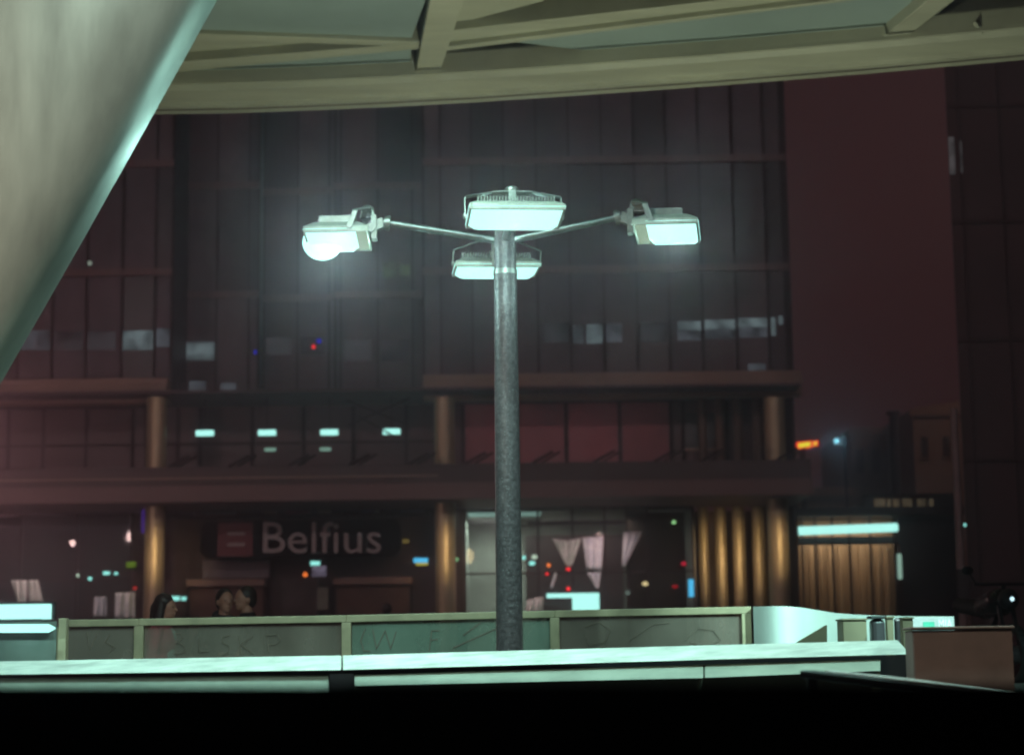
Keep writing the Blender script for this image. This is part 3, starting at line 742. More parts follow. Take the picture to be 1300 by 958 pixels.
# emissive patches set just in front of the upper floor panes
def glowpane(x0, x1, yt, yb, m, Y=YB, n=None):
    a = P(x0, yt, Y); b = P(x1, yb, Y)
    MB().box((a.x, Y-.04, b.z), (b.x, Y-.02, a.z)).build('glowing_pane', m, bld)
m_lw = emis('pane_glow_dim', (.55, .62, .72), .075, .7, 1.6)
m_lw2 = emis('pane_glow', (.50, .66, .70), .16, .6, 1.7)
m_lw3 = emis('pane_glow_faint', (.60, .55, .62), .035, .8, .9)
m_lwg = emis('pane_glow_green', (.45, .62, .35), .09, .8, 2.2)
glowpane(156, 195, 420, 444, m_lw2); glowpane(199, 216, 417, 440, m_lw)
glowpane(222, 233, 436, 459, m_lw2, Y1); glowpane(236, 274, 435, 457, m_lw2, Y1)
glowpane(27, 65, 420, 444, m_lw); glowpane(727, 741, 413, 436, m_lw)
glowpane(744, 765, 412, 436, m_lw2); glowpane(769, 790, 411, 434, m_lw)
glowpane(860, 890, 408, 419, m_lw2); glowpane(860, 890, 420, 432, m_lw); glowpane(894, 933, 406, 418, m_lw2); glowpane(894, 933, 419, 430, m_lw); glowpane(937, 974, 404, 415, m_lw2); glowpane(937, 974, 416, 428, m_lw)
glowpane(978, 985, 403, 426, m_lw2); glowpane(988, 994, 401, 412, m_lw2)
glowpane(486, 503, 334, 352, m_lwg, Y1); glowpane(506, 521, 336, 350, m_lwg, Y1)
glowpane(949, 972, 462, 472, m_lw); 
for xx in (75, 117): glowpane(xx-6, xx+30, 421, 444, m_lw3)
for xx in (688, 812): glowpane(xx, xx+34, 410, 434, m_lw3)
for xx in (338, 382): glowpane(xx, xx+32, 428, 450, m_lw3, Y2)
for xx in (436, 484): glowpane(xx, xx+36, 432, 458, m_lw3, Y1)
glowpane(240, 262, 484, 498, m_lw, Y1); glowpane(280, 300, 486, 498, m_lw, Y1)

# ------------------------------------------------------------------ sign
a = P(255, 708, 60.9); b = P(508, 658, 60.9)
sg = thing('shop_sign', 'long dark sign board reading Belfius with red square emblem', 'sign', ((a.x+b.x)/2, 60.9, a.z))
def rrect(x0, z0, x1, z1, r_, Y, d):
    pts = []
    for cx, cz, s0 in ((x1-r_, z0+r_, -90), (x1-r_, z1-r_, 0), (x0+r_, z1-r_, 90), (x0+r_, z0+r_, 180)):
        for k in range(7):
            t = R(s0+k*15); pts.append((cx+r_*math.cos(t), cz+r_*math.sin(t)))
    return MB().hexa([Vector((x, Y, z)) for x, z in pts], [Vector((x, Y+d, z)) for x, z in pts])
rrect(a.x, a.z, b.x, b.z, .28, 60.9, .25).build('board', m_sign, sg)
r0 = P(276, 706, 60.88); r1 = P(321, 663, 60.88)
MB().box((r0.x, 60.87, r0.z), (r1.x, 60.898, r1.z)).build('red_square', m_signred, sg)
eq = MB()
for yy in (675, 689):
    e0_ = P(289, yy+4, 60.86); e1_ = P(311, yy, 60.86); eq.box((e0_.x, 60.855, e0_.z), (e1_.x, 60.868, e1_.z))
eq.build('emblem', m_signtxt, sg)
text_on('Belfius', 334, 484, 702, 662, 60.895, m_signtxt, 'lettering', sg, .05)
MB().box((a.x+.5, 61.151, b.z-.3), (b.x-.5, 61.79, b.z-.1)).build('bracket', m_mull, sg)

# ------------------------------------------------------------------ lights and small glowing things near the building
def glow(name, lab, cat, x0, x1, yt, yb, Y, m, group=None, rnd=True, frame=True):
    a = P(x0, yt, Y); b = P(x1, yb, Y)
    t = thing(name, lab, cat, ((a.x+b.x)/2, Y, b.z), group)
    if rnd: MB().tube((a.x, Y, (a.z+b.z)/2), (b.x, Y, (a.z+b.z)/2), (a.z-b.z)/2, None, 16).build('tube', m, t, smooth=True, bevel=.02)
    else: MB().box((a.x, Y, b.z), (b.x, Y+.06, a.z)).build('face', m, t)
    if frame: MB().box((a.x-.02, Y+.10, b.z-.0), (b.x+.02, Y+.16, a.z+.02)).build('backing', m_mull, t)
    return t
for i, (x, y) in enumerate(((260, 549.5), (339, 549), (418, 548.5), (497, 547.5))):
    t = glow('ceiling_light', ['first', 'second', 'third', 'fourth'][i]+' from the left of four glowing cyan tubes in the gallery', 'lamp', x-11, x+11, y-3.6, y+3.6, 61.5, m_tube, 'cyan tube lights in a row in the gallery')
    a = P(x, y, 61.5); MB().box((a.x-.015, 61.5, a.z+.09), (a.x+.015, 61.53, zg1+.2)).build('rod', m_mull, t)
m_dimt = emis('tube_reflection_dim', (.35, .62, .5), .55)
for i, (x, y) in enumerate(((343, 570.5), (413, 570))):  # reflections of two cyan tubes, built as glowing bars
    glow('tube_reflection', ['small dim greenish reflection under the second cyan tube', 'small dim greenish reflection under the third cyan tube'][i], 'lamp', x-7, x+7, y-2.2, y+2.2, 62.2, m_dimt, 'dim reflections below the cyan tubes')
m_red = emis('red_light', (1, .02, .03), 1.3); m_blue = emis('blue_light', (.03, .03, .9), .5); m_or = emis('orange_light', (1, .22, .04), 1.2)
m_cy = emis('cyan_light', (.35, 1, .9), 1.2); m_wh = emis('white_light', (.7, .9, .7), .8); m_yel = emis('yellow_light', (.8, .7, .1), .6)
m_sky = emis('skyblue_light', (.1, .6, 1), 1.1)
def dot(lab, x, y, r_, Y, m, nm='glow_dot', rx=None, group=None):
    p = P(x, y, Y); rr = r_*Y/F
    t = thing(nm, lab, 'light', (p.x, Y, p.z), group)
    MB().ball(p, (rx or r_)*Y/F, rr*.6, rr, 14, 10).build('glow_ball', m, t, smooth=True)
    MB().box((p.x-rr*.4, Y+rr*.3, p.z-rr*.4), (p.x+rr*.4, Y+rr*.3+.12, p.z+rr*.4)).build('mount', m_mull, t)
dot('tiny red light on the dark facade left of the lamp post', 398, 440, 2.6, 64.6, m_red)
dot('dim blue light beside the tiny red light on facade', 405, 432.5, 3.2, 64.7, m_blue)
dot('dim blue light on the recessed facade left of the red one', 324, 447, 3, 64.5, m_blue, rx=2)
dot('small white light above left windows beside the big column', 114, 334, 3, 61.6, emis('w2', (.5, .6, .5), .5))
dot('orange light below the sign board', 387.5, 729, 3, 60.5, m_or)
dot('green reflection high in the shop glass right of cloths', 855.5, 662.5, 2.6, 61.6, emis('gr', (.45, 1, .4), .8))  # dots in the shop glass are reflected car lights, built as glowing balls
dot('small green light beside the round column left of lamp post', 580, 709.5, 2.4, 60.8, emis('gr2', (.35, .8, .35), .6))
dot('cyan reflection in the shop glass just right of the lamp post', 665, 707.5, 2.6, 61.4, m_cy)
dot('upper pale green reflection in the shop glass near lamp post', 678.5, 706.5, 3, 61.3, m_wh, rx=4)
dot('blue white reflection below the pale green one', 675.5, 714.5, 2.8, 61.2, m_cy, rx=4)
dot('orange car-light reflection in the shop glass left of the white cloths', 696.5, 717, 2.6, 61.1, m_or)
dot('red car-light reflection right under the orange one in the shop glass', 694.5, 728, 2, 61.1, m_red)
dot('red car-light reflection at the point of the white cloth', 721.5, 722, 2.2, 61.1, m_red, rx=3)
dot('lowest red car-light reflection above the glowing counter box', 721.5, 747, 2.6, 61.1, m_red)
dot('yellow reflection at the right end of the shop glass', 819, 740.5, 2.6, 61.1, emis('yl', (1, .8, .4), .9), rx=4)
dot('dim white reflection lower in the shop glass right corner', 797, 752, 3, 61.2, emis('dw', (.3, .4, .35), .4))
dot('red car-light reflection at the edge of the colonnade', 868, 715, 2.6, 61.2, emis('rd', (.7, .02, .06), .7), rx=3.5)
dot('dim red car-light reflection in the right shop window', 857, 744, 2.2, 61.2, emis('rd2', (.5, .01, .02), .6), rx=4)
t = glow('shop_light', 'tall narrow sky blue light at the start of the colonnade', 'light', 874, 881, 735, 757, 60.8, m_sky, None, False)
glow('shop_light', 'small white display lit behind window far left', 'light', 131, 139, 725, 729, 61.5, m_cy, None, False)
glow('shop_light', 'tiny cyan light behind window, leftmost of small ones', 'light', 97, 100, 728, 732, 61.5, m_wh, None, False)
glow('shop_light', 'tiny cyan spark between the leftmost and the white display', 'light', 112, 116, 732, 736, 61.5, m_cy, None, False)
glow('shop_light', 'tiny cyan light right of the white display', 'light', 145, 149, 726, 729, 61.5, m_cy, None, False)
glow('shop_light', 'yellow green glow behind the window beside the round column', 'light', 160, 172, 713, 720, 61.6, emis('yg', (.35, .6, .05), .35, .8, 3), None, False)
glow('shop_light', 'cyan illuminated strip right of the left round column', 'light', 216, 228, 756.5, 761.5, 60.5, m_cy, None, False)
glow('shop_light', 'short cyan lit strip next to the longer cyan strip', 'light', 230.5, 236, 757, 761.5, 60.5, m_cy, None, False)
glow('shop_light', 'blue and white glowing screen below the sign board', 'light', 394, 406, 712, 717, 60.9, m_cy, None, False)
glow('shop_light', 'pale violet notice lit under the blue white screen', 'light', 396, 414, 718, 731, 61.0, emis('vn', (.35, .3, .42), .35, .6, 3), None, False)
glow('shop_light', 'bright blue strip light beside the round column by the sign', 'light', 525, 543, 708, 713.5, 60.7, m_sky, None, False)
glow('shop_light', 'yellow strip right under the bright blue strip', 'light', 528, 543, 714, 717, 60.7, m_yel, None, False)
glow('shop_light', 'dim yellow lamp above the bright blue strip', 'light', 511, 519, 684, 689, 61.2, emis('dy', (.3, .22, .05), .45), None, False)
glow('shop_light', 'deep blue banner with an added glow left of the left round column', 'light', 180, 188, 643, 676, 61.0, m_curtbl, None, False)  # banner whose glow is put into its material
glow('shop_light', 'small red spot light behind glass near the left round column', 'light', 169, 173, 744, 748, 61.3, emis('rs', (.6, .03, .02), .7), None, False)

a = P(594, 640, 62.6); b = P(686, 634, 62.6)
t = thing('shop_ceiling_light', 'bright white ceiling light panel in shop directly behind lamp post', 'light', ((a.x+b.x)/2, 62.7, zs1-.16))
MB().box((a.x, 62.5, zs1-.15), (b.x, 63.7, zs1-.1)).build('diffuser', emis('ceil', (.6, .95, .88), .8), t)
MB().box((a.x-.04, 62.46, zs1-.099), (b.x+.04, 63.74, zs1-.082)).build('frame', m_pole, t)
# glowing counter box in the shop
a = P(694, 752, 58.2); b = P(727, 758, 58.2); c = P(727, 752.5, 58.2); d = P(761, 774, 58.2)
cb_ = thing('kiosk', 'glowing white cube with a bright bar in front of the shop', 'kiosk', (c.x, 58.2, .12))
MB().box((c.x, 58.2, d.z), (d.x, 58.7, c.z)).build('light_cube', m_tube, cb_)
MB().box((a.x, 58.25, b.z), (c.x-.003, 58.4, a.z-.02)).build('light_bar', m_tube, cb_)
MB().box((a.x+.02, 58.3, .12), (d.x-.02, 58.68, d.z-.002)).build('counter', m_dark, cb_)

# cloths hanging in the window
def cloth(pts_top, pts_bot, Y, lab, m=m_cloth):
    n_ = 22; mb = MB()
    for i in range(n_+1):
        u = i/n_
        for j in range(9):
            v = j/8
            tx = pts_top[0][0]+(pts_top[1][0]-pts_top[0][0])*u; ty = pts_top[0][1]+(pts_top[1][1]-pts_top[0][1])*u
            bx_ = pts_bot[0][0]+(pts_bot[1][0]-pts_bot[0][0])*u; by = pts_bot[0][1]+(pts_bot[1][1]-pts_bot[0][1])*u
            p = P(tx+(bx_-tx)*v, ty+(by-ty)*v, Y); p.y += .07*math.sin(u*15+v*1.3)*(.4+v)
            mb.v.append(p)
    for i in range(n_):
        for j in range(8):
            k = i*9+j; mb.f.append((k, k+1, k+10, k+9))
    o = mb.build('hanging_cloth', m, smooth=True)
    s_ = o.modifiers.new('thick', 'SOLIDIFY'); s_.thickness = .015
    tag(o, lab, 'cloth', 'white cloths hanging in the shop window'); return o
m_clothg = mat('cloth_greenish', (.70, .95, .80), .8, 0, .35, 5)
cloth(((701, 683), (721, 686)), ((719, 717), (722, 720)), 61.7, 'greenish white cloth gathered to a point, left half of V', m_clothg)
cloth(((722, 685), (738, 683)), ((722, 720), (727, 716)), 61.7, 'greenish white cloth gathered to a point, right half of V', m_clothg)
cloth(((739, 682), (766, 680)), ((745, 722), (764, 724)), 61.6, 'wide white cloth with violet pattern right of the V pair')
cloth(((745, 726), (763, 726)), ((757, 747), (760, 747)), 61.6, 'short twisted cloth hanging under the wide violet one')
cloth(((791, 675), (815, 674)), ((790, 718), (794, 718)), 61.7, 'white triangular cloth tapering down at the shop right side')
cloth(((704, 727), (707, 727)), ((698, 746), (702, 746)), 61.5, 'narrow slanting white strip low in the shop')
cloth(((668, 762), (690, 757)), ((667, 776), (689, 776)), 61.4, 'pale green low cloth beside lamp post foot', m_clothg)
cloth(((120, 757), (135, 757)), ((118, 782), (136, 782)), 61.6, 'pale bluish cloth reflection low in the left window')  # cloth reflections in the left glass, built as hanging sheets
cloth(((146, 752), (171, 751)), ((145, 784), (172, 784)), 61.6, 'wide pale bluish cloth reflection beside the left round column')
cloth(((14, 736), (34, 736)), ((22, 764), (34, 764)), 61.6, 'long pale cloth above the light box at left', m_clothg)
cloth(((36, 736), (48, 736)), ((36, 764), (56, 764)), 61.6, 'second pale cloth above the light box, slanting right', m_clothg)

# rounded ticket post near right shutter
p = P(491, 766, 45); tk = thing('dark_post', 'slim dark post with rounded head before the right roller shutter', 'post', (p.x, 45, 0))
MB().tube((p.x, 45, 0), (p.x, 45, p.z-.1), .06, .06, 16).build('shaft', m_dark, tk, smooth=True)
MB().ball((p.x, 45, p.z-.12), .12, .12, .14).build('head', m_dark, tk, smooth=True)

# ------------------------------------------------------------------ right-hand background
tw = thing('dark_tower', 'tall almost black tower filling the right edge', 'building', (0, 0, 0))
YT = 50.0
tx = P(1203, 100, YT).x; txb = P(1230, 740, YT).x
MB().hexa([Vector((txb, YT, 0)), Vector((txb+14, YT, 0)), Vector((txb+20, YT+16, 0)), Vector((txb+4.6, YT+16, 0))], [Vector((txb, YT, 33)), Vector((txb+14, YT, 33)), Vector((txb+20, YT+16, 33)), Vector((txb+4.6, YT+16, 33))]).build('wall', m_tower, tw)
tm = MB()
for k in range(12): tm.box((txb+.3+k*1.1, YT-.06, 0), (txb+.36+k*1.1, YT-.002, 33))
for k in range(10): tm.box((txb, YT-.05, 3+k*3.2), (txb+14, YT-.002, 3.12+k*3.2))
tm.build('mullions', mat('tower_mullion', (.042, .025, .027), .6, 0, .2, 1, spec=.15), tw)
e = P(1213, 200, YT-.1)
MB().box((txb+.0, YT-.07, P(1210, 222, YT).z), (txb+.16, YT-.062, P(1210, 175, YT).z)).build('glowing_pane', emis('twin', (.35, .32, .33), .16, .5, 3), tw)
MB().box((txb+.3, YT-.07, P(1210, 220, YT).z), (txb+.36, YT-.062, P(1210, 180, YT).z)).build('glowing_pane', emis('twin2', (.35, .32, .33), .10, .5, 3), tw)
mb = MB().tube((txb-.25, YT-.3, 0), (txb-.25, YT-.3, P(1224, 520, YT).z), .13, .10, 20)
dp = thing('signal_pole', 'tall slim pole standing along the tower left edge', 'pole', (txb-.25, YT-.3, 0))
mb.build('shaft', mat('pole_paint', (.16, .11, .11), .5, .3), dp, smooth=True)
MB().box((txb-.42, YT-.5, 2.4), (txb-.10, YT-.45, 3.4)).build('signal_box', m_dark, dp, bevel=.02)
dot('small cyan light halfway up the slim pole by tower', 1225, 666, 2, YT-.6, m_cy, rx=1.7)
dot('small cyan light low on the slim pole by tower', 1227, 722, 2.2, YT-.6, m_cy, rx=1.7)

YF = 120.0
def fbld(lab, x0, x1, yt, Y, cols, rows, ws=.5, hs=.45, ytop2=None, depth=12, nm='far_building', m=m_far):
    a = P(x0, yt, Y); b = P(x1, yt if ytop2 is None else ytop2, Y)
    t = thing(nm, lab, 'building', (a.x, Y, 0))
    zt_ = a.z
    MB().hexa([Vector((a.x, Y, 0)), Vector((b.x, Y, 0)), Vector((b.x, Y+depth, 0)), Vector((a.x, Y+depth, 0))],
              [a, b, b+Vector((0, depth, 0)), a+Vector((0, depth, 0))]).build('wall', m, t)
    MB().box((a.x-.2, Y-.25, min(a.z, b.z)-.5), (b.x+.2, Y-.01, min(a.z, b.z)-.1)).build('cornice', m, t)
    W_ = (b.x-a.x)/cols; Hh = 3.4
    for r_ in range(rows):
        z = min(a.z, b.z)-2.9-r_*Hh
        if z < 1: break
        for c_ in range(cols):
            x = a.x+W_*(c_+.5)
            w = MB().box((x-W_*ws/2, Y-.06, z), (x+W_*ws/2, Y-.005, z+Hh*hs)).build('window', m_fard, t)
            MB().box((x-W_*ws/2-.1, Y-.16, z-.16), (x+W_*ws/2+.1, Y-.01, z-.02)).build('sill', m, w)
    return t
fbld('distant low white block with small windows left of the taller one', 1003, 1082, 618, 105, 6, 4, .35)
fbld('distant pale block with window rows in the middle', 1080, 1160, 542, 120, 4, 9, .5)
fbld('distant blank yellowish block stepping up beside the tower', 1158, 1240, 518, 112, 3, 3, .3, .35, 505, nm='far_building')
cp = thing('chimney_stack', 'thin dark mast rising between two distant blocks', 'mast', (P(1134, 520, 100).x, 100, 0))
a = P(1134, 527, 100)
MB().tube((a.x, 100, 0), (a.x, 100, a.z), .28, .22, 12).build('shaft', m_dark, cp, smooth=True)
MB().tube((a.x, 100, a.z), (a.x, 100, a.z+.2), .36, .36, 12).build('cap', m_dark, cp)
cp.name = 'mast'
# tram/road sign LED
a = P(1010, 562, 80); b = P(1030, 569, 80)
ls = thing('led_sign', 'small red and yellow lit sign high beside the office corner', 'sign', ((a.x+b.x)/2, 80, 0))
m_ledr = emis('led_red', (1, .03, .02), 1.2); m_ledy = emis('led_yellow', (.9, .85, .05), 1.1)
def quadbar(x0, x1, y0, y1, h, Y, m, nm, par):
    A = P(x0, y0, Y); B2 = P(x1, y1, Y); C2 = P(x1, y1+h, Y); D2 = P(x0, y0+h, Y); o = Vector((0, .1, 0))
    return MB().hexa([A, B2, C2, D2], [A+o, B2+o, C2+o, D2+o]).build(nm, m, par)
quadbar(1011, 1031, 561, 559, 9, 80, m_ledr, 'red_frame', ls); quadbar(1014, 1029, 562.5, 560.5, 5.5, 79.9, m_ledy, 'yellow_face', ls)
quadbar(1032, 1039, 559.5, 558.5, 7, 80, m_ledr, 'red_frame', ls); quadbar(1033.5, 1037, 561, 560.5, 4, 79.9, m_ledy, 'yellow_face', ls)
MB().tube(((a.x+b.x)/2, 80.3, 0), ((a.x+b.x)/2, 80.3, a.z), .15, .12, 12).build('pole', m_dark, ls, smooth=True)
MB().box((a.x, 80.11, b.z), (P(1039, 560, 80).x, 80.35, a.z)).build('housing', m_dark, ls)
def streetlight(lab, x, y, r_, Y, m, hgt=True):
    p = P(x, y, Y); t = thing('street_light', lab, 'street light', (p.x, Y, 0), 'small distant street lights')
    MB().tube((p.x+.4, Y+.2, 0), (p.x+.4, Y+.2, p.z+.2), .09, .06, 10).build('pole', m_dark, t)
    MB().bar((p.x+.4, Y+.2, p.z+.2), (p.x, Y, p.z+.2), .05, .05).build('arm', m_dark, t)
    MB().ball(p, r_*Y/F, r_*Y/F, r_*Y/F*.9).build('globe', m, t, smooth=True)
streetlight('bright blue white street light right of the red led sign', 1062, 559.5, 3.6, 85, emis('sl1', (.3, .85, 1), 1.4))
streetlight('green white street light above the low pavilion roof', 1106.5, 637.5, 3.2, 72, emis('sl2', (.4, 1, .85), 1.4))
point(P(1062, 559, 84.5), 25, (.3, .85, 1), 0)

# pavilion
YP = 66.0
pv = thing('pavilion', 'low glazed pavilion with a bright white light strip and vertical slats', 'pavilion', (P(1000, 770, YP).x, YP, 0))
x0 = P(1004, 700, YP).x; x1 = P(1143, 700, YP).x; x2 = P(1222, 700, YP).x
zt = P(1100, 645, YP).z
MB().box((x0, YP-.6, zt-.3), (x2, YP+6, zt)).build('roof', m_pav, pv, bevel=.02)
MB().box((x0, YP+1.2, 0), (x1, YP+1.3, zt-.31)).build('slat_wall', m_slat, pv)
sl = MB(); k = x0
while k < x1:
    sl.box((k, YP+1.05, .5), (k+.12, YP+1.199, P(1060, 690, YP).z)); k += random.choice((.3, .36, .5))
sl.build('slats', m_slat, pv)
MB().box((x1, YP+.2, 0), (x2, YP+.3, zt-.31)).build('dark_wall', m_tower, pv)
fr = MB()
for px_ in (1003, 1018, 1035, 1057, 1079, 1105, 1136): fr.box((P(px_, 700, YP).x-.035, YP-.1, 0), (P(px_, 700, YP).x+.035, YP, zt-.31))
fr.box((x0, YP-.09, P(1060, 690, YP).z-.04), (x1, YP-.01, P(1060, 690, YP).z+.04))
fr.build('frames', m_pav, pv)
a = P(1003, 667, YP); b = P(1139, 663, YP)
MB().bar(P(1003, 674, YP-.3), P(1140, 669, YP-.3), .18, .29).build('light_strip', m_tube, pv, bevel=.06)
MB().box((x0, YP+.01, P(1060, 690, YP).z), (x1, YP+.05, P(1060, 681, YP).z)).build('transom_or_reflection', m_pod, pv)
MB().box((P(1137, 700, YP).x, YP-.3, P(1140, 735, YP).z), (P(1142, 700, YP).x, YP-.2, P(1140, 703, YP).z)).build('side_light', emis('sidel', (.5, .8, .65), .6), pv)
m_dimw = emis('dim_windows', (.55, .42, .25), .13, .5, 2)
for xa, xb_ in ((1110, 1124), (1127, 1131), (1134, 1142), (1146, 1158), (1165, 1176), (1180, 1185)):
    a = P(xa, 633, 70); b = P(xb_, 644, 70)
    MB().box((a.x, 70, b.z), (b.x, 70.1, a.z)).build('clerestory_window', m_dimw, pv)
MB().box((P(1100, 640, 70).x, 70.11, 0), (P(1222, 640, 70).x, 71, P(1150, 626, 70).z)).build('clerestory_wall', m_pav, pv)

# parked car and motorbike silhouettes at right
def car(cx, cy, rz, lab):
    t = thing('parked_car', lab, 'car', (cx, cy, 0)); t.location = (0, 0, 0)
    prof = [(-2.1, .35), (-2.15, .75), (-2.0, .95), (-1.5, 1.0), (-1.0, 1.42), (-.2, 1.5), (.6, 1.44), (1.2, 1.05), (2.0, .88), (2.15, .6), (2.1, .32)]
    mb = MB()
    lo = [Vector((x, -.82, z)) for x, z in prof]; hi = [Vector((x, .82, z)) for x, z in prof]
    for v in lo+hi:
        if v.z > 1.1: v.y *= .8
    mb.hexa(lo, hi); o = mb.build('body', m_carp, t, bevel=.07)
    g = MB()
    for s_ in (-1, 1):
        y = s_*.79
        g.hexa([Vector((-1.3, y*1.03, 1.02)), Vector((1.05, y*1.03, 1.02)), Vector((.55, y*.84, 1.38)), Vector((-.95, y*.84, 1.38))],
               [Vector((-1.3, y*.95, 1.02)), Vector((1.05, y*.95, 1.02)), Vector((.55, y*.78, 1.38)), Vector((-.95, y*.78, 1.38))])
    g.build('side_window', mat('car_glass', (.02, .02, .025), .05), t)
    for x in (-1.3, 1.3):
        for y in (-.8, .8):
            w = MB().tube((x, y-.1, .33), (x, y+.1, .33), .33, .33, 28).build('wheel', m_rubber, t, smooth=False, bevel=.03)
            MB().tube((x, y-.105, .33), (x, y+.105, .33), .2, .2, 20).build('rim', m_pole, w)
    for y in (-.6, .6):
        MB().box((-2.17, y-.14, .68), (-2.1, y+.14, .82)).build('tail_light', m_red if y < 0 else m_carp, t, bevel=.02)
        MB().box((2.08, y-.16, .6), (2.17, y+.16, .74)).build('headlight', mat('car_lens', (.5, .5, .5), .1), t, bevel=.02)
    t.location = (cx, cy, 0); t.rotation_euler.z = rz
    return t
pc = P(1150, 775, 48)
car(pc.x+1.4, 48, R(25), 'dark parked car with a red tail light before the pavilion')
def motorbike(cx, cy, rz, lab):
    t = thing('motorbike', lab, 'motorbike', (0, 0, 0))
    for x in (-.7, .7):
        w = MB()
        for k in range(28):
            a = 2*math.pi*k/28; b = 2*math.pi*(k+1)/28
            w.tube((x+.29*math.cos(a), 0, .31+.29*math.sin(a)), (x+.29*math.cos(b), 0, .31+.29*math.sin(b)), .055, None, 8)
        w = w.build('wheel', m_rubber, t, smooth=True)
        MB().tube((x, -.06, .31), (x, .06, .31), .1, .1, 16).build('hub', m_pole, w)
    MB().capsule((-.15, 0, .5), (.25, 0, .5), .17, .15).build('engine', m_pole, t, remesh=.03)
    MB().capsule((-.0, 0, .85), (.4, 0, .9), .14, .17).build('tank', m_carp, t, remesh=.03)
    MB().capsule((-.75, 0, .9), (-.1, 0, .84), .09, .11).build('seat', m_rubber, t, remesh=.03)
    f = MB()
    for s_ in (-1, 1):
        f.bar((.7, s_*.08, .31), (.48, s_*.08, 1.0), .04, .04); f.bar((-.7, s_*.08, .31), (0, s_*.08, .5), .04, .04)
    f.bar((.5, 0, .85), (.48, 0, 1.08), .05, .05)
    f.bar((.7, -.1, .32), (.7, .1, .32), .03, .03); f.bar((.48, -.1, .99), (.48, .1, .99), .05, .05); f.bar((.0, 0, .5), (.48, 0, .95), .06, .06); f.bar((-.7, -.1, .32), (-.7, .1, .32), .03, .03)
    f.build('frame', m_dark, t)
    MB().bar((.48, -.34, 1.09), (.48, .34, 1.09), .03, .03).build('handlebar', m_dark, t)
    MB().ball((.62, 0, .92), .1, .12, .12).build('headlight', m_dark, t, smooth=True)
    MB().ball((.705, 0, .92), .02, .03, .03).build('headlight_bulb', emis('bike_lamp', (.6, .9, 1), 1.5), t, smooth=True)
    for s_ in (-1, 1):
        mm = MB().ball((.42, s_*.38, 1.25), .02, .07, .05); mm.bar((.48, s_*.3, 1.08), (.42, s_*.36, 1.22), .015, .015); mm.build('mirror', m_dark, t)
    t.location = (cx, cy, 0); t.rotation_euler.z = rz
    return t
pm = P(1240, 765, 20)
# headlight height decides the distance so it stands on the ground
Ym = 22
pm = P(1240, 763, Ym)
mb_ = motorbike(pm.x+.1, Ym, R(-80), 'motorbike with a lit headlight parked beside the dark tower')
bz = pm.z-.92
# raised kerb platform for the bike
pf = MB().box((pm.x-1.2, Ym-1.6, 0), (pm.x+1.6, Ym+1.6, max(.05, bz))).build('terrace', m_pave); pf['kind'] = 'structure'
mb_.location.z = max(.05, bz)

